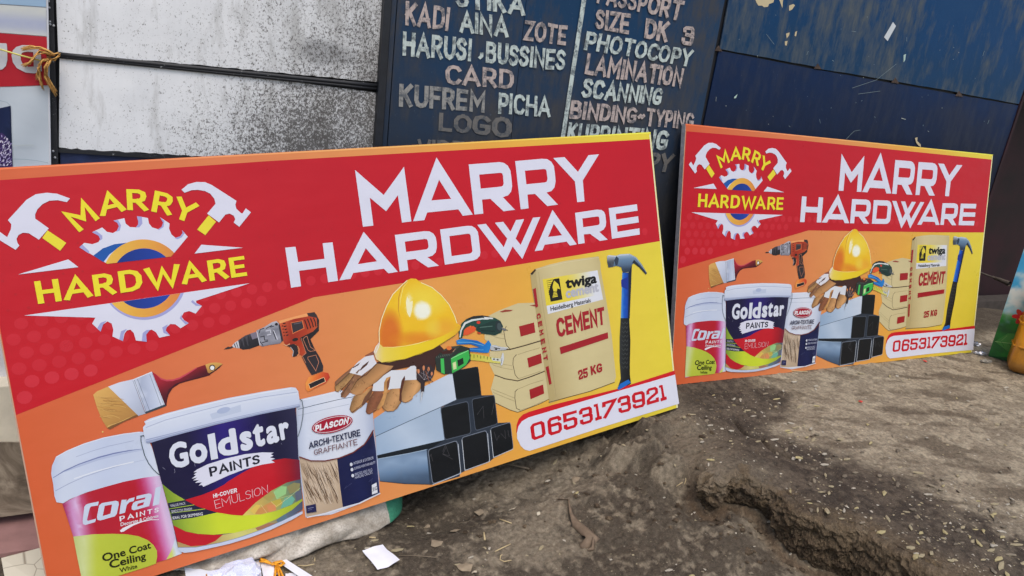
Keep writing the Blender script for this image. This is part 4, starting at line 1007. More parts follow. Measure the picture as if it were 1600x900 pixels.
a.poly(ZG1([(640, 260), (910, 180), (915, 240), (830, 262), (660, 308)]), (196, 206, 232)); a.poly(ZG1(ell(760, 228, 60, 26, -15)), (176, 188, 222))
# brushed banner
a.poly(ZG1([(530, 745), (620, 700), (780, 650), (950, 612), (1100, 596), (1205, 598), (1175, 612), (1200, 625), (1170, 640), (1215, 652), (1180, 664), (1212, 685), (1100, 703), (950, 742), (800, 800), (690, 850), (585, 897), (572, 880), (545, 885), (572, 858), (512, 862), (545, 838), (495, 842), (532, 815), (482, 826), (520, 795), (500, 790), (530, 768), (498, 770)]), W_)
word(a, 'PAINTS', ZG1([(630, 728), (1076, 612), (1084, 692), (645, 810)]), (30, 30, 48), t=.22, gap=.1)
word(a, 'HI-COVER', ZG2([(640, 190), (871, 130), (874, 172), (645, 228)]), (238, 230, 240), t=.24, gap=.08)
word(a, 'EMULSION', ZG2([(650, 252), (1165, 100), (1170, 178), (668, 332)]), (236, 190, 200), t=.06, gap=.14)
text(a, 'VALUE PACK', ZG2([(228, 288), (376, 264), (380, 288), (230, 316)]), (200, 200, 215), .01)
text(a, 'SMOOTH FINISH', ZG2([(240, 345), (436, 316), (440, 343), (244, 372)]), (200, 200, 215), .01)
text(a, 'IDEAL FOR SKIMMING', ZG2([(252, 405), (542, 362), (545, 392), (256, 432)]), (225, 225, 235), .012)
GL = (222, 226, 244)
for ch, q, b in (('G', [(268, 520), (432, 488), (464, 712), (298, 748)], .042), ('o', [(450, 532), (606, 500), (630, 675), (474, 706)], .045), ('d', [(690, 412), (862, 380), (893, 605), (722, 640)], .040),
                 ('s', [(893, 422), (1002, 400), (1026, 566), (917, 592)], .045), ('t', [(1008, 358), (1105, 335), (1130, 532), (1030, 560)], .042), ('a', [(1130, 372), (1228, 350), (1254, 502), (1142, 532)], .042), ('r', [(1240, 345), (1325, 325), (1348, 470), (1266, 492)], .045)):
    text(a, ch, ZG1(q), GL, b, 16)
a.poly(ZG1([(618, 440), (681, 424), (713, 648), (652, 662)]), GL)
for p in ([(330, 740), (335, 765), (328, 775)], [(505, 690), (512, 718)], [(1265, 515), (1272, 525)], [(225, 725), (250, 745)]): a.strip(ZG1(p), .5, (150, 150, 180))
a.build('printed_emulsion_bucket', board)

# place both boards
def place(o, R, t):
    m = Matrix([[*R[0], t[0]], [*R[1], t[1]], [*R[2], t[2] + CAMH], [0, 0, 0, 1]])
    o.matrix_world = m
R1 = np.array([[0.99086906, -0.13154886, 0.02955348], [0.06484483, 0.27278637, -0.95988684], [0.11821024, 0.95303856, 0.27882583]])
R2 = np.array([[0.99917684, -0.01065695, -0.03914161], [-0.0364556, 0.18734304, -0.98161783], [0.01779396, 0.98223674, 0.18680032]])
T1, T2 = (-0.16242578, 2.00638398, -1.57097665), (2.32698014, 2.34673819, -1.27250236)
def copy_tree(o, parent=None):
    c = o.copy(); COL.objects.link(c)
    if parent is not None: c.parent = parent
    for ch in list(o.children): copy_tree(ch, c)
    return c
board2 = copy_tree(board)
board2['label'] = 'farther and smaller looking hardware shop signboard leaning on the blue metal wall at right'
place(board, R1, T1); place(board2, R2, T2)
# ------------------------------------------------------------------ the ground
WY = 2.63
def gz(px, py, z):
    r = ray(px, py); k = (z - CAMH) / r[2]
    return np.array([r[0] * k, r[1] * k])
LIP = [np.array([2.35, 3.2]), np.array([2.24, 2.45])] + [gz(x, y, .285) for x, y in
       [(1062, 655), (1082, 690), (1096, 715), (1100, 735), (1120, 748), (1142, 740), (1167, 745), (1190, 751), (1203, 758), (1218, 768), (1240, 797), (1283, 813), (1310, 818), (1347, 827), (1377, 847), (1413, 867), (1440, 880), (1477, 899)]] + [np.array([2.52, .6]), np.array([2.9, -.4]), np.array([3.4, -3.])]
def chaikin(P):
    out = [P[0]]
    for p, q in zip(P, P[1:]): out += [p * .75 + q * .25, p * .25 + q * .75]
    return out + [P[-1]]
LIP = chaikin(LIP)
def lipdist(x, y):
    best = np.full(x.shape, 1e9); sg = np.zeros(x.shape); nx = np.zeros(x.shape); ny = np.zeros(x.shape)
    for p, q in zip(LIP, LIP[1:]):
        d = q - p; L2 = d @ d
        t = np.clip(((x - p[0]) * d[0] + (y - p[1]) * d[1]) / L2, 0, 1)
        ex, ey = x - (p[0] + t * d[0]), y - (p[1] + t * d[1])
        ds = np.hypot(ex, ey); m = ds < best
        cr = (d[0] * ey - d[1] * ex)
        best = np.where(m, ds, best); sg = np.where(m, np.sign(cr), sg)
        L = math.sqrt(L2); nx = np.where(m, -d[1] / L, nx); ny = np.where(m, d[0] / L, ny)
    return best * sg, nx, ny
HUMPS = [(985, 705, .20, .13, .075, .085), (1042, 726, .22, .08, .055, .05), (1015, 670, .24, .10, .06, .045), (930, 690, .15, .06, .05, .03), (1150, 715, .30, .14, .10, .022), (1075, 665, .27, .08, .06, .028)]
HW = [(*gz(px, py, z), a, b, h) for px, py, z, a, b, h in HUMPS]
CRACKS = [([gz(*p, .285) for p in ((1148, 657), (1158, 668), (1166, 677), (1180, 683), (1192, 685), (1199, 696), (1212, 706), (1226, 711), (1238, 717))], .009, .026),
          ([gz(*p, .31) for p in ((1470, 566), (1486, 574), (1502, 584), (1528, 592), (1556, 606))], .012, .020), ([gz(*p, .2) for p in ((1000, 690), (1012, 705), (1030, 716), (1060, 722), (1085, 728))], .010, .02)]
def ground_h(x, y, detail=True):
    x = np.asarray(x, float); y = np.asarray(y, float)
    d, nx, ny = lipdist(x, y)
    lo = np.interp(x, [-3, -.4, .2, .6, 1.0, 1.5, 2.0, 2.3, 3.0], [-.01, .0, -.005, .0, .02, .075, .170, .20, .22])
    lo = lo + .075 * sst(x, .9, 2.0) * (np.clip(y, .4, 2.5) - 1.6)
    lo = lo - .055 * sst(1.60 - y, 0, .45) * sst(x, 1.3, 2.1)
    lo = lo - .050 * sst(y, 1.90, 2.06) * sst(x, .75, 1.0) * sst(2.05 - x, 0, .25)
    lo = lo + .012 * fbm(x * 1.7, y * 1.7, 3)
    up = .283 + .02 * (x - 2.2) + .014 * fbm(x * 1.3 + 5, y * 1.3, 3) - .022 * np.exp(-np.clip(d, 0, 9) / .05)
    up = up - .04 * sst(-y, -1.2, 1.5)
    yb2 = 2.347 - .0365 * (x - 2.327)
    wb = np.exp(-((y - yb2 + .005) / .05) ** 2) * sst(x, 2.28, 2.4) * sst(4.8 - x, 0, .1)
    up = up + (.2985 + (x - 2.327) * .0178 - .002 + .009 * pnoise(x * 14, y * 9) - up) * wb
    lo = lo - .030 * np.exp(-((np.clip(d, -9, 0) + .03) / .07) ** 2) * sst(y, 2.4, 1.7)
    b = sst((d - .042 * sst(y, 1.85, 1.6)) / (.024 + .22 * sst(y, 1.64, 2.0)), -1, .08)
    h = lo + (up - lo) * b
    for cr_, cw, cd in CRACKS:
        dm = np.full(x.shape, 9.)
        for p, q in zip(cr_, cr_[1:]):
            d_ = q - p; t = np.clip(((x - p[0]) * d_[0] + (y - p[1]) * d_[1]) / (d_ @ d_), 0, 1)
            dm = np.minimum(dm, np.hypot(x - p[0] - t * d_[0], y - p[1] - t * d_[1]))
        h = h - cd * np.exp(-(dm / cw) ** 2)
    for hx, hy, a, bb, hh in HW:
        th = -.5
        ex = (x - hx) * math.cos(th) + (y - hy) * math.sin(th); ey = -(x - hx) * math.sin(th) + (y - hy) * math.cos(th)
        r = (ex / a) ** 2 + (ey / bb) ** 2
        h = h + hh * np.exp(-r ** 2 * 1.2) * (1 + .35 * pnoise(x * 26, y * 26) + .25 * fbm(x * 50, y * 50, 3, ridged=True))
    if detail:
        er = np.exp(-((x - 2.0) / .42) ** 2 - ((y - 1.95) / .5) ** 2) * (1 - b)        # eroded bank under the boards
        h = h + er * .036 * fbm(x * 9, y * 9, 4, ridged=True)
        face = np.exp(-((d + .015) / .035) ** 2)
        h = h + face * .014 * fbm(x * 16, y * 16, 4, .6) * (1 - .5 * b)
        h = h + (.0055 * fbm(x * 12, y * 12, 4, .55) + .0032 * fbm(x * 45, y * 45, 3, .6) * (1 + .8 * (1 - b)))
        h = h + .0045 * (1 - b) * fbm(x * 24, y * 24, 4, .62, ridged=True) + .010 * (1 - b) * sst(x, 1.0, 1.6) * fbm(x * 7, y * 7, 4, .6, ridged=True)
        h = h - b * .005 * sst(fbm(x * 3 + 9, y * 5, 4, ridged=True), .42, .6)
    return h
def gpt(px, py, dz=0.0):
    z = .2
    for i in range(30):
        p = gz(px, py, z + dz)
        z2 = float(ground_h(np.array([p[0]]), np.array([p[1]]))[0])
        z = z * .5 + z2 * .5
    p = gz(px, py, z + dz)
    return Vector((p[0], p[1], z + dz))
def gh(x, y): return float(ground_h(np.array([x]), np.array([y]))[0])

xs = np.concatenate([-.7 - np.geomspace(60, .02, 26), np.arange(-.7, 3.2, .0062), np.arange(3.2, 5.7, .009), 5.7 + np.geomspace(.02, 60, 26)])
ys = np.concatenate([.75 - np.geomspace(60, .02, 26), np.arange(.75, 2.72, .0062), 2.72 + np.geomspace(.01, 60, 26)])
GXX, GYY = np.meshgrid(xs, ys)
HH = ground_h(GXX, GYY)
far = sst(np.maximum(np.abs(GXX - 2.5) - 3.2, np.abs(GYY - 1.7) - 1.2), 0, 3)
HH = HH * (1 - far) + far * .02 * 0
D_, NX_, NY_ = lipdist(GXX, GYY)
bl = sst((D_ - .042 * sst(GYY, 1.85, 1.6)) / (.024 + .22 * sst(GYY, 1.64, 2.0)), -1, .08)
under = 0 * np.sin(np.pi * np.clip(bl, 0, 1)) * (1 + .3 * fbm(GXX * 11, GYY * 11, 2))
fcn = np.exp(-((D_ + .012) / .03) ** 2) * .008 * fbm(GXX * 14 + HH * 30, GYY * 14 - HH * 30, 3, .5)
VX = GXX + NX_ * (under + fcn); VY = GYY + NY_ * (under + fcn)
nyy, nxx = GXX.shape
co = np.stack([VX, VY, HH], -1).reshape(-1, 3).astype(np.float32)
idx = np.arange(nyy * nxx).reshape(nyy, nxx)
qd = np.stack([idx[:-1, :-1], idx[:-1, 1:], idx[1:, 1:], idx[1:, :-1]], -1).reshape(-1, 4).astype(np.int32)
gme = bpy.data.meshes.new('ground')
gme.vertices.add(len(co)); gme.vertices.foreach_set('co', co.ravel())
gme.loops.add(qd.size); gme.loops.foreach_set('vertex_index', qd.ravel())
gme.polygons.add(len(qd)); gme.polygons.foreach_set('loop_start', np.arange(0, qd.size, 4, dtype=np.int32)); gme.polygons.foreach_set('loop_total', np.full(len(qd), 4, dtype=np.int32))
gme.update(calc_edges=True)
gme.polygons.foreach_set('use_smooth', np.ones(len(qd), dtype=bool))
# soil colour: dry dust, trodden grey, damp brown, and painted shade at the wall foot
def C(*c): return np.array(lin(c))
def lerp(a, b, t): return a + (b - a) * t[..., None]
n1 = fbm(GXX * 1.6 + 3, GYY * 2.4, 4, .55); n2 = fbm(GXX * 7, GYY * 7, 4, .6); n3 = fbm(GXX * 30, GYY * 30, 3, .6)
lower = lerp(C(78, 70, 60), C(120, 110, 95), sst(n1 + .5 * n2 + .25 * n3, -.10, .34))
lower = lerp(lower, C(56, 47, 39), sst(-n1 + .55 * n2 + .4 * n3, .0, .8) * .95)
lower = lerp(lower, C(160, 148, 128), sst(.7 * n2 + 1.3 * n3 - .35 * n1, .1, .95) * .5)
dust = lerp(C(130, 119, 102), C(158, 147, 127), sst(n2 + .6 * n3, -.3, .4))
dust = lerp(dust, C(92, 81, 68), sst(fbm(GXX * 3, GYY * 8 + GXX * 3, 4), .08, .4) * .8)
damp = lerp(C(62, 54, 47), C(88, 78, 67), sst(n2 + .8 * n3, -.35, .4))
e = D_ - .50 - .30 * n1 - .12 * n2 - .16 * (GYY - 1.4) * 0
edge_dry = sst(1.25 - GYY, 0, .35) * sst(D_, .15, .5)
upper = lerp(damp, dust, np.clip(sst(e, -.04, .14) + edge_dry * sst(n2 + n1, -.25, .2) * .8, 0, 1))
lip_grey = np.exp(-(D_ / .12) ** 2) * sst(GYY, 1.45, 1.6)
upper = lerp(upper, C(112, 102, 88), lip_grey)
upper = lerp(upper, C(118, 100, 74), np.exp(-((D_ - .03) / .06) ** 2) * sst(1.5 - GYY, 0, .2) * .6)
face = np.exp(-((D_ + .02) / .03) ** 2)
lower = lerp(lower, C(84, 68, 52), face * .8)
for hx, hy, a_h, b_h, hh in HW[:3]:
    lower = lerp(lower, C(128, 118, 102), np.exp(-(((GXX - hx) / a_h) ** 2 + ((GYY - hy) / b_h) ** 2) ** 2) * sst(n2 + n3, -.4, .3) * .8)
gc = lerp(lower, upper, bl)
gc = lerp(gc, C(58, 50, 44), sst(GYY, 2.42, 2.6) * .8)  # shade of the recess floor and wall foot put into the soil colour
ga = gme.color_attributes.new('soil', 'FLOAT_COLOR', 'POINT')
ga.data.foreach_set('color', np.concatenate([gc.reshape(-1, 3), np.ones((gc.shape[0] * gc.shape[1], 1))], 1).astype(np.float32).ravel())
GM, gnt, gb = newmat('bare_soil', .9, spec=.25)
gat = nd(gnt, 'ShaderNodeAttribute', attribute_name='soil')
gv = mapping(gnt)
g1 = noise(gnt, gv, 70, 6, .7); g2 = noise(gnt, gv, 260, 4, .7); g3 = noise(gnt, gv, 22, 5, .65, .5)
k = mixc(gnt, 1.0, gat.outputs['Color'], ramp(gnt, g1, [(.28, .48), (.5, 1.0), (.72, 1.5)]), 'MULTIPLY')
k = mixc(gnt, ramp(gnt, g2, [(.60, 0.0), (.72, .75)]), k, lin((178, 164, 138)))
k = mixc(gnt, ramp(gnt, g2, [(.30, .6), (.40, 0.0)]), k, lin((42, 35, 29)))
k = mixc(gnt, ramp(gnt, g3, [(.62, 0.0), (.74, .35)]), k, lin((160, 146, 120)))
gnt.links.new(k, gb.inputs['Base Color'])
hsum = mathn(gnt, 'ADD', mathn(gnt, 'MULTIPLY', g1, .7), mathn(gnt, 'MULTIPLY', g2, .4))
bump(gnt, gb, hsum, 1.0, .009)
ground = link('ground', gme, GM, kind='structure')

# embedded pebbles and chips: the largest singly, the rest as one gravel
STM = []
for i, c in enumerate([(152, 141, 114), (168, 161, 147), (128, 118, 101), (166, 154, 114), (104, 95, 82)]):
    STM.append(plain('pebble_stone', c, .85, .25, 60, .4))
def stone_mesh(seed, mat):
    r = random.Random(seed)
    bm = bmesh.new(); bmesh.ops.create_icosphere(bm, subdivisions=1, radius=1)
    for v in bm.verts:
        k = 1 + r.uniform(-.28, .22)
        v.co = Vector((v.co.x * k, v.co.y * k * .62, v.co.z * k * .34))
    me = bpy.data.meshes.new('stone'); bm.to_mesh(me); bm.free(); me.materials.append(mat)
    return me
SME = [stone_mesh(i, STM[i % 5]) for i in range(10)]
r_ = random.Random(3)
# dense on the trodden slab
cands = []
while len(cands) < 1150:
    px = r_.uniform(1060, 1640); py = r_.uniform(590, 930)
    p = gz(px, py, .29)
    d = float(lipdist(np.array([p[0]]), np.array([p[1]]))[0][0])
    if d < .0 or p[1] > 2.25: continue
    w = (1.0 if d < .75 else .35) * (.4 + .6 * (float(fbm(np.array([p[0] * 3]), np.array([p[1] * 3]), 2)[0]) > -.12))
    if r_.random() > w: continue
    s = .0034 + .0125 * r_.random() ** 3.6
    cands.append((s, p[0], p[1]))
for px, py, s in ((1240, 716, .016), (1228, 705, .013), (1248, 718, .019), (1292, 800, .021), (1318, 800, .012), (1347, 817, .012), (1383, 846, .018), (1432, 866, .026), (1455, 866, .013), (1456, 885, .014), (1495, 897, .030), (1374, 745, .016), (1387, 812, .013), (1350, 768, .011),
                  (1312, 752, .010), (1288, 768, .011), (1446, 691, .013), (1514, 678, .012), (1562, 742, .014), (1575, 737, .012), (1467, 688, .009), (1376, 832, .020)):
    p = gz(px, py, .285); cands.append((s, p[0], p[1]))
low = []
while len(low) < 420:
    px = r_.uniform(440, 1330); py = r_.uniform(700, 930)
    p = gz(px, py, .12)
    d = float(lipdist(np.array([p[0]]), np.array([p[1]]))[0][0])
    if d > -.03: continue
    low.append((.0022 + .011 * r_.random() ** 4, p[0], p[1]))
allc = sorted(cands + low, reverse=True)
for s, x, y in allc[:280]:
    o = link('stone', r_.choice(SME), None, ground)
    o.location = (x, y, gh(x, y) + s * (.28 if s > .0105 else .10))
    o.scale = (s * r_.uniform(1.1, 1.9), s * r_.uniform(.7, 1), s * r_.uniform(.7, 1.0))
    o.rotation_euler = (r_.uniform(-.2, .2), r_.uniform(-.2, .2), r_.uniform(-.5, .9))
gv_, gf_, gm_ = [], [], []
rest = allc[280:]
hz = ground_h(np.array([c[1] for c in rest]), np.array([c[2] for c in rest]))
tet = [(1, 0, 0), (-.5, .8, 0), (-.6, -.7, 0), (.1, .05, .7), (.6, -.8, .1)]
for (s, x, y), z in zip(rest, hz):
    i = len(gv_); a_ = r_.uniform(0, 6.28)
    for vx, vy, vz in tet:
        vx *= s * 1.3 * r_.uniform(.7, 1.2); vy *= s * .8; vz *= s * r_.uniform(.5, 1)
        gv_.append((x + vx * math.cos(a_) - vy * math.sin(a_), y + vx * math.sin(a_) + vy * math.cos(a_), float(z) + vz - s * .05))
    gf_ += [(i, i + 1, i + 3), (i + 1, i + 2, i + 3), (i + 2, i + 4, i + 3), (i + 4, i, i + 3)]
    gm_ += [r_.randrange(3)] * 4
me = mesh('gravel', gv_, gf_)
for m in (STM[0], STM[1], STM[2]): me.materials.append(m)
me.polygons.foreach_set('material_index', gm_)
link('gravel', me, None, kind='stuff', label='small pale stone chips scattered over the trodden soil', cat='gravel')

# crumbling clods that make up the broken face of the slab
CLM, clnt, clb = newmat('soil_clod', .95, spec=.2)
cln = noise(clnt, mapping(clnt), 45, 6, .75); cln2 = noise(clnt, mapping(clnt), 9, 3, .6)
clk = ramp(clnt, cln2, [(.35, lin((62, 52, 43))), (.65, lin((104, 90, 73)))])
clk = mixc(clnt, 1.0, clk, ramp(clnt, cln, [(.3, .5), (.5, 1.0), (.7, 1.6)]), 'MULTIPLY')
clnt.links.new(clk, clb.inputs['Base Color']); bump(clnt, clb, cln, .9, .012)
def clod(vs, fs, c, s, seed, flat=.7):
    bm = bmesh.new(); bmesh.ops.create_icosphere(bm, subdivisions=3, radius=1)
    P = np.array([v.co for v in bm.verts]); 
    n = fbm(P[:, 0] * 1.3 + seed * 3.7, P[:, 1] * 1.3 + P[:, 2] * 1.1 + seed, 4, .65)
    q = fbm(P[:, 2] * 2.3 + seed, P[:, 0] * 2.1 - P[:, 1] * 2, 3, .6, ridged=True)
    k = 1 + .75 * n + .22 * q
    P = P * k[:, None] * np.array([s[0], s[1], s[2]])
    a_ = seed * 1.7
    R_ = np.array([[math.cos(a_), -math.sin(a_), 0], [math.sin(a_), math.cos(a_), 0], [0, 0, 1]])
    P = P @ R_.T + np.array(c)
    o_ = len(vs); vs.extend(map(tuple, P)); fs.extend([[v.index + o_ for v in f.verts] for f in bm.faces]); bm.free()
cv_, cf_ = [], []
rc = random.Random(12)
path = LIP[10:-6]
# the broken face itself: a lip that overhangs, then falls back to the lower ground
seg = [np.linalg.norm(q - p) for p, q in zip(path, path[1:])]
acc = np.concatenate([[0], np.cumsum(seg)]); tot = acc[-1]
SS = np.arange(0, tot, .0045)
PX_ = np.interp(SS, acc, [p[0] for p in path]); PY2 = np.interp(SS, acc, [p[1] for p in path])
tx, ty = np.gradient(PX_), np.gradient(PY2)
k5 = np.ones(15) / 15
tx = np.convolve(np.pad(tx, 7, 'edge'), k5, 'valid'); ty = np.convolve(np.pad(ty, 7, 'edge'), k5, 'valid')
tl2 = np.hypot(tx, ty); tx /= tl2; ty /= tl2
LXn, LYn = ty, -tx                       # towards the low side
PR_O = [-.075, -.05, -.03, -.014, -.002, .006, .010, .009, .005, -.001, -.007, -.013, -.018, -.022]
PR_H = [0.0, 0.0, .01, .03, .08, .18, .32, .45, .58, .70, .80, .90, 1.0, 1.15]
tt = np.linspace(0, len(PR_O) - 1, 46)
PO, PH_ = np.interp(tt, range(len(PR_O)), PR_O), np.interp(tt, range(len(PR_H)), PR_H)
Sg, Og = np.meshgrid(SS, PO, indexing='ij'); Hg = np.meshgrid(SS, PH_, indexing='ij')[1]
bx_x, bx_y = PX_ + LXn * .05, PY2 + LYn * .05
base = ground_h(bx_x, bx_y); topz = ground_h(PX_ - LXn * .07, PY2 - LYn * .07)
drop = np.maximum(topz - base + .01, .02)
fade = sst(PY2, 1.90, 1.66)              # sinks away under the boards
mid = np.clip(np.sin(np.pi * np.clip(Hg * .9 + .06, 0, 1)), 0, 1)
T2 = Hg * drop[:, None]
nz = fbm(Sg * 14, T2 * 22 + 3, 5, .62) * .030 + fbm(Sg * 40, T2 * 60, 4, .6, ridged=True) * .016 + pnoise(Sg * 5, T2 * 8) * .022
nz = nz * (.10 + .9 * mid)
Ow = Og + nz
Zw = topz[:, None] - T2 + .0012 + fbm(Sg * 30 + 9, T2 * 30, 4, .6) * .010 * mid - (1 - fade[:, None]) * .06 - np.clip(.012 * sst(Og, -.03, .01), 0, 1) * 0
onTop = Hg < .005
Xw = PX_[:, None] + LXn[:, None] * Ow; Yw = PY2[:, None] + LYn[:, None] * Ow
hz_ = ground_h(Xw[:, :10], Yw[:, :10])
Zw[:, :6] = np.where(Hg[:, :6] < .012, np.minimum(Zw[:, :6], hz_[:, :6] - .0015 * 0 + .0015), Zw[:, :6])
n_s, n_t = Xw.shape
idx2 = np.arange(n_s * n_t).reshape(n_s, n_t)
fq = np.stack([idx2[:-1, :-1], idx2[:-1, 1:], idx2[1:, 1:], idx2[1:, :-1]], -1).reshape(-1, 4)
lm = mesh('slab_face', np.stack([Xw, Yw, Zw], -1).reshape(-1, 3).tolist(), fq.tolist(), False)
def samp(X_, Y_):
    return gc[np.clip(np.searchsorted(ys, Y_), 0, nyy - 1), np.clip(np.searchsorted(xs, X_), 0, nxx - 1)]
cU = samp(PX_ - LXn * .085, PY2 - LYn * .085)
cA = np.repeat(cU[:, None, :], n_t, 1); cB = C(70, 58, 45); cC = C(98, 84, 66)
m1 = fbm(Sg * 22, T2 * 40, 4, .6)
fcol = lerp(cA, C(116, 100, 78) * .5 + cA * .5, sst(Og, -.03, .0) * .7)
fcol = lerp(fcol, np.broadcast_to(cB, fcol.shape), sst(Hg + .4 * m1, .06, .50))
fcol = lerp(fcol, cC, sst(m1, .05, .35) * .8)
at_ = lm.color_attributes.new('soil', 'FLOAT_COLOR', 'POINT')
at_.data.foreach_set('color', np.concatenate([fcol.reshape(-1, 3), np.ones((n_s * n_t, 1))], 1).astype(np.float32).ravel())
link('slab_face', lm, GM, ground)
for i in range(170):       # loose crumbs at its foot and over the eroded bank
    if i < 80:
        p = path[rc.randrange(len(path))]; x, y = p[0] - rc.uniform(.04, .22), p[1] + rc.uniform(-.1, .08)
    else: x, y = gz(rc.uniform(700, 1120), rc.uniform(650, 800), .15)
    s = rc.uniform(.003, .010)
    clod(cv_, cf_, (x, y, gh(x, y) + s * .1), (s * 1.2, s, s * .6), i + 300)
cm_ = mesh('soil_clods', cv_, cf_, True)
link('soil_clods', cm_, CLM, kind='stuff', label='crumbling soil clods along the broken edge of the slab', cat='soil')

# ------------------------------------------------------------------ the sheet metal wall behind the boards
def edge_at(p0, p1, z, Y):
    a_, b_ = wallp(*p0, Y), wallp(*p1, Y)
    t = (z - a_.z) / (b_.z - a_.z)
    return a_ + (b_ - a_) * t
def under_(parent, o):
    o.parent = parent
    o.matrix_parent_inverse = Matrix.Translation(-parent.location)
    return o
def wpart(name, pts, depth, mat, parent, **k):
    return under_(parent, link(name, slab(name, pts, depth, (0, -1, 0)), mat, **k))
FN = (0, -1, 0)
Lw = ((82.8, 0), (90.3, 232)); Rw = ((600.8, 0), (586, 230.5))
BLK, bnt, bb = newmat('black_frame_paint', .5, lin((30, 32, 36)), .4)
bf1 = noise(bnt, mapping(bnt), 55, 6, .75)
bnt.links.new(mixc(bnt, ramp(bnt, bf1, [(.63, 0.0), (.67, 1.0)]), lin((33, 35, 40)), lin((170, 174, 178))), bb.inputs['Base Color'])
bump(bnt, bb, bf1, .2, .004)
BLK2 = plain('black_post_paint', (30, 33, 40), .45, .25, 30, .1)

def white_mat(name, x0, x1, zr, amt, grey, blot=None):
    m, nt, b = newmat(name, .45, spec=.4)
    tc = nd(nt, 'ShaderNodeTexCoord'); sp = nd(nt, 'ShaderNodeSeparateXYZ'); nt.links.new(tc.outputs['Object'], sp.inputs[0])
    v = tc.outputs['Object']
    fx = nd(nt, 'ShaderNodeMapRange'); fx.inputs[1].default_value = x0; fx.inputs[2].default_value = x1; nt.links.new(sp.outputs['X'], fx.inputs[0])
    fz = nd(nt, 'ShaderNodeMapRange'); fz.inputs[1].default_value = zr[0]; fz.inputs[2].default_value = zr[1]; nt.links.new(sp.outputs['Z'], fz.inputs[0])
    big = noise(nt, v, 5, 4, .6)
    dens = mathn(nt, 'ADD', mathn(nt, 'MULTIPLY', fx.outputs[0], amt), mathn(nt, 'MULTIPLY', fz.outputs[0], .20))
    dens = mathn(nt, 'ADD', dens, mathn(nt, 'MULTIPLY', mathn(nt, 'SUBTRACT', big, .5), .55))
    strk = noise(nt, mapping(nt, (14, 1, 3)), 4, 4, .7)
    dens = mathn(nt, 'ADD', dens, mathn(nt, 'MULTIPLY', mathn(nt, 'SUBTRACT', strk, .5), .25))
    sp1 = noise(nt, v, 120, 5, .75); sp2 = noise(nt, mapping(nt, (1, 1, .6)), 260, 3, .7)
    spk = mathn(nt, 'ADD', mathn(nt, 'MULTIPLY', sp1, .6), mathn(nt, 'MULTIPLY', sp2, .4))
    t = mathn(nt, 'SUBTRACT', mathn(nt, 'ADD', spk, mathn(nt, 'MULTIPLY', dens, .21)), .60)
    k = mathn(nt, 'MINIMUM', mathn(nt, 'MULTIPLY', t, 11.0), .88); k2 = nd(nt, 'ShaderNodeClamp'); nt.links.new(k, k2.inputs[0])
    base = mixc(nt, ramp(nt, noise(nt, v, 9, 5, .6), [(.3, 0.0), (.75, .5)]), lin((236, 239, 243)), lin((210, 214, 220)))
    haze_ = mathn(nt, 'MULTIPLY', dens, grey)
    hc = nd(nt, 'ShaderNodeClamp'); nt.links.new(haze_, hc.inputs[0])
    base = mixc(nt, hc.outputs[0], base, lin((128, 128, 126)))
    vor = nd(nt, 'ShaderNodeTexVoronoi'); vor.inputs['Scale'].default_value = 75; nt.links.new(v, vor.inputs['Vector'])
    dots = mathn(nt, 'SUBTRACT', mathn(nt, 'ADD', mathn(nt, 'MULTIPLY', noise(nt, v, 16, 4, .7), .32), mathn(nt, 'MULTIPLY', fx.outputs[0], .05)), vor.outputs['Distance'])
    dots = mathn(nt, 'MULTIPLY', mathn(nt, 'ADD', dots, -.06), 14.0)
    dcl = nd(nt, 'ShaderNodeClamp'); nt.links.new(dots, dcl.inputs[0])
    base = mixc(nt, mathn(nt, 'MULTIPLY', dcl.outputs[0], .85), base, lin((84, 80, 78)))
    smear = noise(nt, mapping(nt, (7, 1, 1.6)), 2.2, 6, .7)
    base = mixc(nt, ramp(nt, mathn(nt, 'ADD', smear, mathn(nt, 'MULTIPLY', fx.outputs[0], .12)), [(.54, 0.0), (.72, .55)]), base, lin((150, 150, 148)))
    if blot:
        ex = mathn(nt, 'DIVIDE', mathn(nt, 'SUBTRACT', sp.outputs['X'], blot[0]), blot[2]); ez = mathn(nt, 'DIVIDE', mathn(nt, 'SUBTRACT', sp.outputs['Z'], blot[1]), blot[3])
        rr_ = mathn(nt, 'ADD', mathn(nt, 'MULTIPLY', ex, ex), mathn(nt, 'MULTIPLY', ez, ez))
        rr_ = mathn(nt, 'ADD', rr_, mathn(nt, 'MULTIPLY', mathn(nt, 'SUBTRACT', smear, .5), 2.5))
        base = mixc(nt, ramp(nt, rr_, [(.2, .65), (1.1, 0.0)]), base, lin((128, 130, 132)))
    nt.links.new(mixc(nt, k2.outputs[0], base, lin((62, 58, 56))), b.inputs['Base Color'])
    bump(nt, b, spk, .08, .003)
    return m
wz = lambda px, py: wallp(px, py, WY).z
WU = white_mat('white_sheet_upper', .05, .85, (wz(300, 0), wz(300, 105)), .56, .55, (wallp(505, 82, WY).x, wallp(505, 82, WY).z, .13, .05))
WL = white_mat('white_sheet_lower', .10, .60, (wz(300, 110), wz(300, 240)), .70, .42)

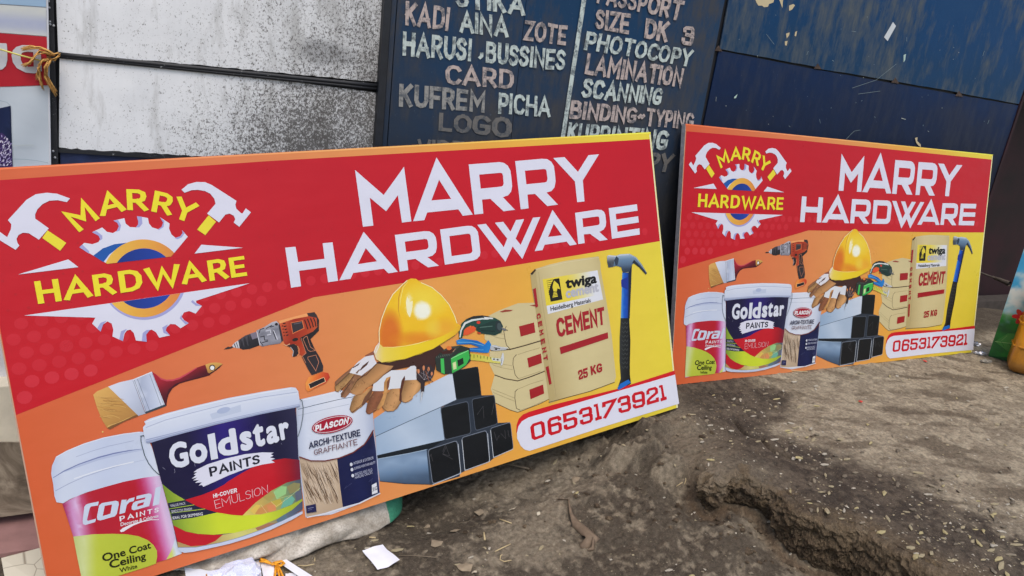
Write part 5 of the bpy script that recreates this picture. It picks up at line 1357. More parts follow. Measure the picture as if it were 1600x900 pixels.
LB = Vector((.35, WY, .0))
wall_white = empty('kiosk_wall', LB, label='white painted sheet metal wall speckled with black mould behind the nearer board', cat='wall')
wpart('backing_sheet', [edge_at((60, 0), (66, 232), -.1, WY + .03), edge_at((618, 0), (602, 230), -.1, WY + .03), edge_at((618, 0), (602, 230), 2.9, WY + .03), edge_at((60, 0), (66, 232), 2.9, WY + .03)], .02, plain('dark_backing', (26, 28, 34)), wall_white)
def jag(p0, p1, n, amp, Y, seed=1):
    r = random.Random(seed); out = []
    for i in range(n + 1):
        t = i / n
        out.append(wallp(p0[0] + (p1[0] - p0[0]) * t, p0[1] + (p1[1] - p0[1]) * t + r.uniform(-amp, amp), Y))
    return out
Y0 = WY
wpart('sheet_panel', [edge_at(*Lw, 2.9, Y0)] + jag((91, 82.5), (320, 102.5), 30, .9, Y0, 2) + jag((324, 103), (590, 128), 34, .8, Y0, 3) + [edge_at(*Rw, 2.9, Y0)], .006, WU, wall_white)
wpart('sheet_panel', jag((93, 90), (318, 109), 26, .5, Y0, 4) + jag((322, 109.6), (589.5, 145), 30, .5, Y0, 5) + [wallp(586.5, 262, Y0)] + jag((585, 262), (320, 245), 22, .8, Y0, 6)[1:] + jag((318, 245), (92, 231), 24, 1.2, Y0, 7), .006, WL, wall_white)
# lower blue strip under it, down to the soil
wpart('lower_sheet', [wallp(94, 237, Y0 + .004), wallp(586, 267, Y0 + .004), edge_at(*Rw, -.1, Y0 + .004), edge_at(*Lw, -.1, Y0 + .004)], .006, plain('blue_strip_paint', (36, 48, 84), .5, .3, 25), wall_white)
for p, q, rr in (((86, 84.5), (591, 134), .007), ((88, 87.5), (590, 139), .0055)):
    pts = [wallp(p[0] + (q[0] - p[0]) * t, p[1] + (q[1] - p[1]) * t, Y0 - .004) for t in np.linspace(0, 1, 12)]
    under_(wall_white, link('frame_rail', tube('frame_rail', pts, rr, 8), BLK))
wpart('frame_rail', [wallp(88, 232, Y0 - .006), wallp(586, 263, Y0 - .006), wallp(586, 269, Y0 - .006), wallp(88, 238, Y0 - .006)], .01, BLK, wall_white)
wpart('frame_post', [edge_at((72.5, 0), (78, 240), -.05, Y0 - .012), edge_at((83.3, 0), (90.5, 240), -.05, Y0 - .012), edge_at((83.3, 0), (90.5, 240), 2.9, Y0 - .012), edge_at((72.5, 0), (78, 240), 2.9, Y0 - .012)], .02, BLK, wall_white)
wpart('frame_post', [edge_at((600.5, 0), (585.5, 230), -.05, Y0 - .025), edge_at((612, 0), (597, 230), -.05, Y0 - .025), edge_at((612, 0), (597, 230), 2.9, Y0 - .025), edge_at((600.5, 0), (585.5, 230), 2.9, Y0 - .025)], .05, BLK2, wall_white)
for px, py in ((76, 2), (77, 12), (78, 34), (78.3, 38), (83, 236), (86, 246), (84, 40)):
    w0 = wallp(px, py, Y0 - .0125)
    under_(wall_white, link('rivet', tube('rivet', [w0, w0 + Vector((0, -.003, 0))], .0035, 8), plain('rivet_metal', (170, 172, 176), .4) if 'rivet_metal' not in bpy.data.materials else bpy.data.materials['rivet_metal']))

# lettered blue door
def blue_mat(name, top, low, zr, dirt, dcol, sc=1.0):
    m, nt, b = newmat(name, .5, spec=.22)
    tc = nd(nt, 'ShaderNodeTexCoord'); sp = nd(nt, 'ShaderNodeSeparateXYZ'); nt.links.new(tc.outputs['Object'], sp.inputs[0])
    v = tc.outputs['Object']
    n0 = noise(nt, v, 2.4 * sc, 5, .6, .4); n1 = noise(nt, mapping(nt, (3, 1, .8)), 6 * sc, 6, .7); n2 = noise(nt, v, 60, 5, .75)
    fz = nd(nt, 'ShaderNodeMapRange'); fz.inputs[1].default_value = zr[0]; fz.inputs[2].default_value = zr[1]; nt.links.new(sp.outputs['Z'], fz.inputs[0])
    f = mathn(nt, 'ADD', fz.outputs[0], mathn(nt, 'MULTIPLY', mathn(nt, 'SUBTRACT', n0, .5), 1.1))
    fc = nd(nt, 'ShaderNodeClamp'); nt.links.new(f, fc.inputs[0])
    k = mixc(nt, fc.outputs[0], lin(top), lin(low))
    dm = ramp(nt, mathn(nt, 'ADD', mathn(nt, 'MULTIPLY', n1, .6), mathn(nt, 'MULTIPLY', n0, .5)), [(.52, 0.0), (.68, dirt)])
    k = mixc(nt, dm, k, lin(dcol))
    k = mixc(nt, ramp(nt, n2, [(.64, 0.0), (.72, .4)]), k, lin((98, 110, 126)))
    scr = noise(nt, mapping(nt, (40, 1, 5)), 3, 5, .75)
    k = mixc(nt, ramp(nt, scr, [(.66, 0.0), (.74, .3)]), k, lin((120, 130, 140)))
    nt.links.new(k, b.inputs['Base Color'])
    nt.links.new(ramp(nt, n0, [(.3, .38), (.7, .62)]), b.inputs['Roughness'])
    bump(nt, b, mathn(nt, 'ADD', n0, mathn(nt, 'MULTIPLY', n2, .08)), .12, .02)
    return m
DB = blue_mat('blue_door_paint', (20, 56, 90), (50, 52, 57), (wz(850, 20), wz(850, 300)), .8, (66, 66, 68), 1.3)
door = empty('kiosk_door', (1.6, WY, 0), label='dark blue metal door with hand painted Swahili price lettering behind both boards', cat='door')
Ls, Rs = ((612.5, 0), (597.5, 230)), ((1132.5, 0), (1096, 186))
mid = ((822, 0), (801, 190))
def vband(name, l, r, Y, dep, mat, par, z0=-.05, z1=2.9):
    return wpart(name, [edge_at(*l, z0, Y), edge_at(*r, z0, Y), edge_at(*r, z1, Y), edge_at(*l, z1, Y)], dep, mat, par)
vband('door_backing', Ls, ((1145, 0), (1105, 186)), WY + .02, .01, bpy.data.materials['dark_backing'], door)
vband('door_edge', Ls, ((620, 0), (604, 230)), WY - .004, .02, DB, door)
vband('sheet_panel', ((621.5, 0), (605.5, 230)), mid, WY, .008, DB, door)
vband('sheet_panel', ((822.8, 0), (801.8, 190)), Rs, WY + .002, .008, DB, door)
# lettering
wl = empty('wall_frame_tmp')
def wmap(Y):
    def f(x, y):
        p = wallp(x, y, Y); return (p.x, p.z)
    return f
LY = WY - .0025
def wart(name, parent, fn, mat, Y=LY, **k):
    a_ = Art(wmap(Y), 0, gain=(1, 1, 1), dz=.00004)
    fn(a_)
    o = a_.build(name, None, mat, **k)
    o.parent = parent
    o.matrix_parent_inverse = Matrix.Translation(-parent.location)
    o.matrix_basis = Matrix.Translation((0, Y, 0)) @ Matrix.Rotation(math.pi / 2, 4, 'X')
    return o
W3, W4 = Z(590, 0, 3.748), Z(860, 0, 3.213)
WC, PC, GC, FC = (190, 204, 202), (186, 172, 168), (146, 146, 144), (108, 106, 104)
random.seed(21)
rows = [('STIKA', W3, [(455, -80), (872, -30), (863, 92), (462, 38)], WC, .19),
        ('KADI', W3, [(162, 5), (428, 42), (415, 180), (158, 148)], PC, .18), ('AINA', W3, [(482, 62), (766, 98), (765, 222), (480, 188)], WC, .17), ('ZOTE', W3, [(862, 115), (1113, 152), (1100, 265), (853, 235)], PC, .18),
        ('HARUSI', W3, [(150, 183), (552, 228), (546, 362), (145, 325)], WC, .19), (',', W3, [(590, 282), (618, 284), (615, 362), (588, 355)], WC, .2), ('BUSSINES', W3, [(638, 242), (1105, 295), (1093, 415), (632, 368)], WC, .19),
        ('CARD', W3, [(400, 375), (798, 410), (795, 524), (398, 492)], PC, .16),
        ('KUFREM', W3, [(127, 488), (632, 535), (625, 658), (123, 622)], GC, .19), ('PICHA', W3, [(712, 542), (1016, 568), (1012, 690), (705, 665)], WC, .17),
        ('LOGO', W3, [(360, 658), (790, 690), (785, 810), (355, 765)], FC, .18), ('VIDEO', W3, [(232, 812), (600, 832), (596, 950), (230, 925)], FC, .16),
        ('PASSPORT', W4, [(245, -78), (674, 5), (650, 105), (232, 15)], PC, .19), ('SIZE', W4, [(230, 42), (405, 70), (393, 174), (222, 142)], PC, .2), ('DK', W4, [(482, 92), (601, 112), (584, 213), (470, 190)], PC, .2), ('3', W4, [(670, 130), (728, 138), (716, 235), (656, 222)], PC, .2),
        ('PHOTOCOPY', W4, [(186, 155), (720, 252), (700, 335), (168, 248)], WC, .18), ('LAMINATION', W4, [(186, 268), (672, 345), (655, 440), (168, 372)], PC, .2), ('SCANNING', W4, [(168, 390), (568, 445), (550, 530), (152, 490)], WC, .2),
        ('BINDING~', W4, [(108, 503), (480, 545), (468, 625), (95, 595)], PC, .2), ('TYPING', W4, [(488, 542), (725, 568), (715, 652), (476, 630)], PC, .2),
        ('KUPRINTING', W4, [(92, 615), (598, 655), (578, 755), (78, 712)], WC, .19), ('PHOTOCOPY', W4, [(30, 730), (628, 775), (600, 865), (10, 820)], FC, .2)]
for s, z, q, c, t in rows:
    def fn(a_, s=s, z=z, q=q, c=c, t=t): word(a_, s, z(q), c, t=t + .055, gap=.08, jit=.03)
    wart('painted_word', door, fn, PAINT)
wart('divider_stripe', door, lambda a_: a_.poly([(909.6, -80)] + [(915.5, -80), (916, 0), (899, 108), (882.4, 216), (845, 455), (838, 455), (876, 216), (893, 105), (909, 0)], WC), PAINT)
bpy.data.objects.remove(wl)

# plain blue sheets at right
RB1 = blue_mat('blue_sheet_upper', (0, 56, 102), (24, 54, 78), (wz(1350, -20), wz(1350, 200)), .95, (78, 86, 92))
RB2 = blue_mat('blue_sheet_lower', (6, 36, 76), (18, 27, 48), (wz(1350, 110), wz(1350, 240)), .35, (58, 62, 72))
blue = empty('kiosk_wall', (3.7, WY, 0), label='plain blue sheet metal wall with peeled paint above the farther board', cat='wall')
Cr = ((1650, 0), (1562, 262))
lnL, lnR = ((1135, 0), (1098, 186)), ((1649, 0), (1562, 260))
vband('backing_sheet', ((1133, 0), (1096, 186)), ((1645, 0), (1558, 260)), WY + .014, .01, bpy.data.materials['dark_backing'], blue)
up_edge = jag((1124.5, 76.3), (1277, 105), 12, .5, WY, 11) + jag((1280, 107.5), (1398, 126.5), 10, .5, WY, 12) + jag((1401, 127.5), (1498, 144.5), 8, .4, WY, 13) + jag((1500, 145.6), (1592, 162.5), 8, .4, WY, 14)
wpart('sheet_panel', [edge_at(*lnL, 2.9, WY)] + up_edge + [edge_at(*lnR, 2.9, WY)], .006, RB1, blue)
lw_edge = [wallp(1592, 165, WY + .004)] + jag((1590, 164.6), (1280, 109.5), 26, .35, WY + .004, 15)[1:] + [wallp(1123.5, 78.8, WY + .004)]
wpart('sheet_panel', [edge_at(*lnL, -.05, WY + .004), edge_at(*lnR, -.05, WY + .004)] + lw_edge, .006, RB2, blue)
for px, py in ((1277, 105), (1398, 127), (1498, 148), (1122, 77)):
    pts = [wallp(px - 5, py + 2, WY - .001), wallp(px + 7, py + 3.5, WY - .001), wallp(px + 1, py - 6, WY - .001)]
    wpart('weld_tab', pts, .002, plain('rusty_weld', (70, 58, 52), .9, .4, 80) if 'rusty_weld' not in bpy.data.materials else bpy.data.materials['rusty_weld'], blue)
W5 = Z(1100, 0, 3.2)
CRM = (196, 182, 148)
for q in ([(255, -8), (352, -8), (347, 12), (325, 20), (320, 34), (300, 36), (290, 28), (272, 28), (262, 12)], [(425, 28), (446, 20), (455, 26), (440, 48), (426, 54)], [(375, -5), (395, 0), (392, 40), (384, 20)], [(410, 168), (428, 162), (426, 176), (414, 192)], [(456, 160), (466, 155), (460, 182), (453, 178)], [(404, 207), (418, 204), (413, 228), (405, 226)],
          [(1055, 690), (1068, 686), (1066, 705), (1082, 720), (1086, 736), (1072, 728), (1060, 712)], [(998, 275), (1010, 270), (1006, 300), (998, 312)], [(152, 484), (168, 470), (160, 490), (150, 492)]):
    wart('peeled_patch', blue, lambda a_, q=q: a_.poly(W5(q), CRM if q[0][0] not in (998, 152) else (170, 196, 190)), VINYL, WY - .0006)
def scr(a_):
    r = random.Random(8)
    for i in range(42):
        x, y = r.uniform(10, 1500), r.uniform(60, 700)
        if y > 240 + (x - 60) * .19 + 300 and x < 300: continue
        L_ = r.choice([3, 4, 6, 9, 22]); th = r.uniform(0, 3.1)
        a_.strip(W5([(x, y), (x + L_ * math.cos(th), y + L_ * math.sin(th))]), r.uniform(.3, .8), r.choice([(150, 168, 170), (120, 140, 150), (176, 184, 176)]))
    for p in ([(310, 170), (350, 222)], [(740, 440), (860, 400), (960, 320)], [(710, 695), (750, 655), (780, 650)], [(770, 470), (880, 455)], [(520, 255), (512, 275)], [(1400, 255), (1392, 280)]): a_.strip(W5(p), .45, (130, 146, 150))
wart('scratch_marks', blue, scr, VINYL, WY - .0010, kind='stuff')
stk = wart('tape_piece', blue, lambda a_: None or a_.poly(W5([(945, 110), (960, 130), (918, 205), (900, 186)]), (200, 208, 214)), VINYL, WY - .0015)
mw = stk.matrix_basis.copy(); stk.parent = None; stk.matrix_parent_inverse = Matrix.Identity(4); stk.matrix_basis = mw
tag(stk, 'small white strip of tape stuck slanting on the blue sheet metal', 'tape')

# recess beyond the corner
MAR, mnt, mb = newmat('shaded_maroon_paint', .6, spec=.25)  # maroon paint, its colour darkened to carry the shade inside the recess
mf = noise(mnt, mapping(mnt), 3, 5, .6)
mnt.links.new(ramp(mnt, mf, [(.3, lin((30, 24, 26))), (.7, lin((52, 26, 34)))]), mb.inputs['Base Color'])
rec = empty('recess_wall', (5.6, 3.1, .3), label='dark maroon metal wall set back beyond the corner at right', cat='wall')
xr = edge_at(*lnR, 1.0, WY).x
def bx_(name, lo, hi, mat, par, bev=0.0): return under_(par, link(name, boxmesh(name, lo, hi, bev), mat))
bx_('side_panel', (xr + .02, WY + .002, .2), (xr + .045, 3.12, 2.9), MAR, rec)
wpart('corner_trim', [edge_at(*lnR, -.05, WY - .003), edge_at(*lnR, -.05, WY - .003) + Vector((.025, 0, 0)), edge_at(*lnR, 2.9, WY - .003) + Vector((.025, 0, 0)), edge_at(*lnR, 2.9, WY - .003)], .03, MAR, rec)
bx_('back_panel', (xr + .05, 3.12, .2), (9.0, 3.15, 2.9), MAR, rec)
bx_('plinth', (xr + .05, 2.98, .18), (9.0, 3.115, .40), plain('recess_concrete', (66, 60, 56), .9, .25, 18, .4), rec, .008)
bx_('overhead_panel', (xr - .0, WY + .02, 2.2), (9.0, 3.11, 2.26), MAR, rec)
# ------------------------------------------------------------------ poster and plinth at far left
PY_ = 2.60
post = empty('poster_board', (-.45, PY_, .3), label='pale poster board with a red band and white letters at far left', cat='poster')
def pq(name, pts, c, Y, parent=post, fn=None, z=0):
    def g_(a_):
        a_.poly(pts, c)
        if fn: fn(a_)
    return wart(name, parent, g_, VINYL, Y)
PLm = plain('poster_plastic', (196, 200, 208), .4, .06, 8, .05)
wpart('backing_panel', [wallp(-330, 800, PY_ + .002), wallp(79.5, 330, PY_ + .002), wallp(72.5, -60, PY_ + .002), wallp(-300, -100, PY_ + .002)], .012, PLm, post)
pq('panel_strip', [(-300, -60), (71, -60), (72, 10.8), (-60, 2), (-300, -14)], (150, 180, 208), PY_)
pq('panel_strip', [(-300, -12), (-60, 3.6), (72, 12.2), (73, 56.5), (0, 51), (-300, 22)], lambda x, y: (186 + 16 * math.sin((y - x * .08) * .14), 192 + 14 * math.sin((y - x * .08) * .14), 203), PY_ - .001)
pq('red_band', [(-300, 24), (0, 51.8), (73, 57.5), (77, 133), (0, 135.5), (-300, 150)], (176, 36, 50), PY_ - .0005)
pq('lower_panel', [(-300, 151), (0, 136.5), (74.5, 134), (79, 262), (-300, 290)], lambda x, y: tuple(v + 7 * math.sin(x * .05 + y * .04) for v in (186, 196, 206)), PY_ - .0005)
ZQ, ZU = Z(0, 0, 7.5), Z(0, 120, 5.625)
def fu(a_):
    a_.poly(ZQ([(-60, 502), (72, 508), (80, 520), (86, 600), (86, 700), (70, 770), (30, 812), (-60, 830)]), (196, 198, 204))
    a_.poly(ZQ([(135, 650), (150, 590), (190, 550), (260, 528), (350, 530), (430, 560), (478, 600), (490, 835), (400, 860), (300, 850), (200, 800), (150, 730)]), (196, 198, 204), [ZQ([(240, 650), (262, 615), (320, 605), (390, 612), (396, 780), (330, 782), (270, 755), (245, 705)])])
wart('white_lettering', post, fu, VINYL, PY_ - .0025)
def fc_(a_):
    a_.poly(ZU([(-200, 290), (0, 275), (60, 262), (94, 254), (101, 480), (112, 790), (-200, 810)]), hor(-10, 190, 20, 190, [(0, (22, 32, 66)), (.8, (30, 42, 78)), (1, (20, 26, 50))]))
    a_.poly(ZU([(-200, 540), (0, 498), (15, 490), (60, 530), (100, 592), (110, 790), (-200, 810)]), (62, 48, 96))
    r = random.Random(4)
    for i in range(150):
        x, y = r.uniform(-60, 96), r.uniform(505, 785)
        if y < 500 + max(0, x) * .9: continue
        th = r.uniform(-1.9, -.7)
        x2 = min(x + 34 * math.cos(th), 102)
        a_.strip(ZU([(x, y), (x2, y + 34 * math.sin(th) * .6)]), r.uniform(.8, 1.8), r.choice([(190, 184, 212), (160, 150, 196), (210, 206, 226), (96, 80, 134)]))
    a_.strip(ZU([(-20, 270), (0, 208), (60, 222), (92, 250)]), .5, (130, 150, 165)); a_.strip(ZU([(112, 720), (220, 722), (330, 735), (425, 755)]), .5, (120, 150, 160)); a_.strip(ZU([(108, 600), (300, 596)]), 1.0, (180, 190, 192))
wart('printed_cup', post, fc_, VINYL, PY_ - .0025)
bx = [wallp(71.2, -60, PY_ - .004), wallp(74, -60, PY_ - .004), wallp(81, 330, PY_ - .004), wallp(78, 330, PY_ - .004)]
wpart('poster_edge', bx, .015, PLm, post)

# low step and rubble left of the nearer board
stepm = plain('grey_plinth', (150, 147, 144), .8, .12, 12, .2)
ft = wallp(0, 598, 2.50).z
step = empty('plinth_step', (-.6, 2.5, 0), label='low beige concrete step at the foot of the wall, far left', cat='step')
zt, zb = wallp(10, 600, 2.50).z, wallp(10, 690, 2.50).z
def bx2(name, lo, hi, mat, par, bev=0.0): return under_(par, link(name, boxmesh(name, lo, hi, bev), mat))
bx2('upper_sheet', (-2.5, 2.56, zt - .02), (-.02, 2.60, 1.1), plain('grey_sheet', (205, 205, 212), .5, .1, 10), step)
bx2('step_face', (-2.5, 2.485, zb), (-.0, 2.60, zt), plain('beige_render', (214, 206, 188), .8, .1, 14, .2), step, .004)
bx2('step_base', (-2.5, 2.50, -.05), (-.0, 2.60, zb - .006), plain('dark_base', (70, 64, 58), .9, .2, 18, .3), step)
TM, tnt, tb = newmat('marbled_tile', .35, spec=.5)
tv = mapping(tnt, (1, 1, 1)); tf = noise(tnt, tv, 7, 6, .65, 2.2)
tnt.links.new(ramp(tnt, tf, [(.32, lin((78, 68, 58))), (.5, lin((122, 110, 96))), (.68, lin((160, 148, 132)))]), tb.inputs['Base Color'])
def sheet(name, pxs, th, mat, label=None, cat=None, zs=None, lift=0.0, parent=None):
    """a thin flat piece lying on the soil, corners given where they lie"""
    pts = []
    for i, (x, y) in enumerate(pxs):
        zz = (zs[i] if zs else 0) + lift
        q = gpt(x, y, zz + th); pts.append(q)
    n = (pts[1] - pts[0]).cross(pts[2] - pts[0]).normalized()
    if n.z < 0: n = -n
    vs = pts + [p - Vector((0, 0, th)) for p in pts]; m = len(pts)
    fs = [list(range(m)), list(range(2 * m - 1, m - 1, -1))] + [[i, i + m, (i + 1) % m + m, (i + 1) % m] for i in range(m)]
    me = mesh(name, vs, fs)
    bm = bmesh.new(); bm.from_mesh(me); bmesh.ops.recalc_face_normals(bm, faces=bm.faces[:]); bm.to_mesh(me); bm.free()
    return link(name, me, mat, parent, label=label, cat=cat)
mt_ = link('marbled_tile', slab('marbled_tile', [wallp(-160, 690, 2.475), wallp(46, 692, 2.475), wallp(60, 800, 2.44), wallp(-160, 830, 2.44)], .012, (0, -1, .2)), TM, label='brown marbled tile leaning on the foot of the beige step', cat='tile')
sheet('card_scrap', [(-60, 800), (8, 775), (36, 772), (-60, 832)], .004, plain('pale_card', (176, 168, 146), .8, .08), 'pale triangular scrap of card lying on the marbled tile at far left', 'card', lift=.014)
sheet('board_offcut', [(-120, 810), (58, 790), (72, 855), (-100, 880)], .014, plain('maroon_board', (150, 114, 112), .6, .12, 20), 'dull maroon board offcut on the ground at far left', 'board', lift=.0)
CRK, cnt, cb = newmat('cracked_tile', .5, spec=.4)
cv = nd(cnt, 'ShaderNodeTexVoronoi', feature='DISTANCE_TO_EDGE'); cv.inputs['Scale'].default_value = 6; cnt.links.new(mapping(cnt), cv.inputs['Vector'])
cnt.links.new(mixc(cnt, ramp(cnt, cv.outputs['Distance'], [(.0, .8), (.012, 0.0)]), lin((206, 200, 184)), lin((120, 106, 90))), cb.inputs['Base Color'])
sheet('tile_fragment', [(2, 872), (62, 856), (84, 925), (14, 940)], .008, CRK, 'cream tile fragment with fine cracks beside the lower left corner of the nearer board', 'tile', lift=.012)

# ------------------------------------------------------------------ twine
TW = plain('orange_twine', (206, 158, 88), .8, .3, 160, .3)
TW2 = plain('yellow_wire_plastic', (214, 206, 110), .4, .1)
kn = wallp(78, 92, 2.585)
knot = empty('twine_knot', kn, label='frayed orange twine knotted round the black frame post', cat='twine')
def wtube(name, pxs, rad, mat, parent, seg=6, Ys=None):
    pts = [wallp(x, y, (Ys[i] if Ys else 2.585)) for i, (x, y) in enumerate(pxs)]
    return under_(parent, link(name, tube(name, pts, rad, seg), mat))
ZK = Z(0, 0, 7.5)
r5 = random.Random(5)
strands = [[(640, 640), (560, 590), (470, 555), (360, 545), (255, 560)], [(640, 650), (570, 600), (500, 570), (400, 560), (262, 580)], [(630, 655), (540, 610), (460, 600), (400, 660), (340, 740), (260, 770)], [(600, 650), (520, 620), (430, 640), (370, 720), (290, 780)],
           [(580, 700), (500, 720), (455, 780), (440, 860), (425, 930)], [(590, 710), (545, 760), (530, 850), (570, 960), (640, 1070), (660, 1110)], [(600, 710), (560, 780), (550, 880), (600, 980), (665, 1080)], [(560, 720), (520, 790), (525, 900), (580, 1000), (650, 1120)],
           [(480, 740), (440, 800), (450, 900), (480, 990), (505, 1050)], [(570, 690), (500, 700), (455, 760), (470, 880), (500, 1010)], [(620, 640), (680, 620), (700, 650), (640, 700), (570, 690), (560, 650), (630, 640)], [(600, 700), (640, 690), (690, 660), (695, 630)]]
for s in strands:
    for k in range(8):
        pts = [(x + r5.uniform(-12, 12) * (.4 + i_ * .22), y + r5.uniform(-12, 12) * (.4 + i_ * .22)) for i_, (x, y) in enumerate(s)]
        wtube('strand', ZK(pts), [.0013] * (len(pts) - 1) + [.0005], TW, knot, 4, [2.587 - .0025 * k - .006 * math.sin(i) for i in range(len(pts))])
wr = empty('wire', wallp(0, 77, 2.575), label='thin yellow wire stretched across the red poster band to the knot', cat='wire')
wtube('wire_length', [(-200, 40), (-60, 64), (0, 77), (30, 86), (65, 95), (80, 96)], .0026, TW2, wr, 6, [2.57, 2.575, 2.58, 2.585, 2.585, 2.588])

# ------------------------------------------------------------------ woven sack under the nearer board
SK, snt, sb = newmat('woven_sack', .55, spec=.3)
stc = nd(snt, 'ShaderNodeTexCoord'); ssp = nd(snt, 'ShaderNodeSeparateXYZ'); snt.links.new(stc.outputs['Object'], ssp.inputs[0])
sn1 = noise(snt, stc.outputs['Object'], 16, 5, .65); sn2 = noise(snt, stc.outputs['Object'], 150, 4, .7)
base = mixc(snt, ramp(snt, sn1, [(.35, 0.0), (.7, 1.0)]), lin((146, 138, 126)), lin((204, 198, 188)))
base = mixc(snt, ramp(snt, sn2, [(.35, .5), (.55, 0.0)]), base, lin((110, 102, 92)))
w1 = nd(snt, 'ShaderNodeTexWave', bands_direction='X'); w1.inputs['Scale'].default_value = 90; snt.links.new(stc.outputs['Object'], w1.inputs['Vector'])
w2 = nd(snt, 'ShaderNodeTexWave', bands_direction='Y'); w2.inputs['Scale'].default_value = 90; snt.links.new(stc.outputs['Object'], w2.inputs['Vector'])
wea = mathn(snt, 'MULTIPLY', w1.outputs['Fac'], w2.outputs['Fac'])
gband = ramp(snt, mathn(snt, 'ADD', ssp.outputs['X'], mathn(snt, 'MULTIPLY', sn1, .02)), [(.0, 0.0), (1.0, 1.0)])
gbm = nd(snt, 'ShaderNodeMapRange'); gbm.inputs[1].default_value = .285; gbm.inputs[2].default_value = .289
snt.links.new(mathn(snt, 'ADD', ssp.outputs['X'], mathn(snt, 'MULTIPLY', ssp.outputs['Y'], .35)), gbm.inputs[0])
base = mixc(snt, gbm.outputs[0], base, mixc(snt, ramp(snt, sn2, [(.35, .5), (.6, 0.0)]), lin((66, 146, 116)), lin((44, 84, 68))))
snt.links.new(base, sb.inputs['Base Color'])
bump(snt, sb, mathn(snt, 'ADD', mathn(snt, 'MULTIPLY', wea, .25), sn2), .35, .003)
SX, SY = .53, 2.215
def sack_mesh():
    nu, nv = 150, 90
    vs, fs = [], []
    U = np.linspace(-1, 1, nu); 
    for i, u in enumerate(U):
        # cross-section size along the length: tied, thin tail at left, full rounded end at right
        w = (1 - max(0, u) ** 3.2 * .999) ** .5 * (.55 + .45 * float(sst(np.array(u), -1, .1)))
        if u < -.9: w *= max(.12, (u + 1) / .1)
        for j in range(nv):
            t = 2 * math.pi * j / nv
            x = .42 * u; y = .20 * w * math.cos(t) + .03 * math.sin(u * 2.2); top = max(.02, .1193 * (SX + x + .1624) / .9909 - .004) * .93
            z = (top * w ** .5 if math.sin(t) > 0 else .03) * math.sin(t) + .012
            fold = 0
            fold += .044 * math.exp(-((u + .25) / .6) ** 2) * (abs(math.sin(t * 2.5 + u * 2.6 + .9 * math.sin(u * 3))) ** .7 - .6)
            fold += .018 * float(sst(np.array(-u), -.25, .7)) * math.sin(t * 8 + u * 9)
            n = float(pnoise(np.array(u * 3.1 + 7), np.array(t * 1.3))) * .02 + float(pnoise(np.array(u * 9), np.array(t * 4.))) * .006
            k = fold + n
            vs.append((x, y + k * math.cos(t), min(top, max(z + k * math.sin(t), -.04))))
    for i in range(nu - 1):
        for j in range(nv):
            j2 = (j + 1) % nv
            fs.append([i * nv + j, (i + 1) * nv + j, (i + 1) * nv + j2, i * nv + j2])
    fs.append(list(range(nv))); fs.append([(nu - 1) * nv + j for j in range(nv)][::-1])
    return mesh('sack', vs, fs, True)
sack = link('sack', sack_mesh(), SK, label='grey woven sack with a green end band wedged under the nearer board', cat='sack')
sack.location = (SX, SY, 0)

# ------------------------------------------------------------------ paper litter
PW = plain('white_paper', (226, 228, 238), .7, .03, 20, .08)
def paper(name, pxs, label, cat='paper', n=10, amp=.004, lift=.010, mat=None, curl=0.0, **k):
    """a sheet with slight curl: bilinear patch between four picked corners on the soil"""
    c = [gpt(x, y, lift) for x, y in pxs]
    vs, fs = [], []
    sd_ = random.Random(hash(label) % 999 if False else len(label)).random() * 10
    for i in range(n + 1):
        for j in range(n + 1):
            u, v = i / n, j / n
            p = c[0] * (1 - u) * (1 - v) + c[1] * u * (1 - v) + c[2] * u * v + c[3] * (1 - u) * v
            z = max(p.z, 0) + amp * float(pnoise(np.array(u * 2.3 + sd_), np.array(v * 2.3))) + curl * (max(0, u - .5) * max(0, v - .3)) 
            z = max(z, gh(p.x, p.y) + .004)
            vs.append((p.x, p.y, z))
    m = (n + 1) ** 2
    top = list(vs); vs += [(x, y, z - .0006) for x, y, z in top]
    for i in range(n):
        for j in range(n):
            a0 = i * (n + 1) + j
            fs.append([a0, a0 + n + 1, a0 + n + 2, a0 + 1]); fs.append([a0 + m, a0 + 1 + m, a0 + n + 2 + m, a0 + n + 1 + m])
    return link(name, mesh(name, vs, fs, True), mat or PW, None, label=label, cat=cat, **k)
paper('paper_note', [(566, 860), (598, 850), (624, 881), (590, 890)], 'small square white paper note lying alone on the soil right of the sack', curl=.05)
paper('paper_sheet', [(288, 886), (404, 862), (412, 925), (300, 960)], 'large white sheet of paper under the crumpled ball below the nearer board', amp=.003, lift=.006)
paper('paper_strip', [(427, 873), (436, 867), (496, 905), (484, 912)], 'long narrow white paper strip beside the orange string', amp=.002, lift=.012)
paper('paper_scrap', [(404, 868), (430, 866), (434, 898), (412, 905)], 'white paper scrap with a curled corner behind the orange string', amp=.01, lift=.008)
paper('paper_corner', [(446, 896), (462, 896), (470, 930), (446, 930)], 'small white paper corner in front of the narrow strip', amp=.003, lift=.006)
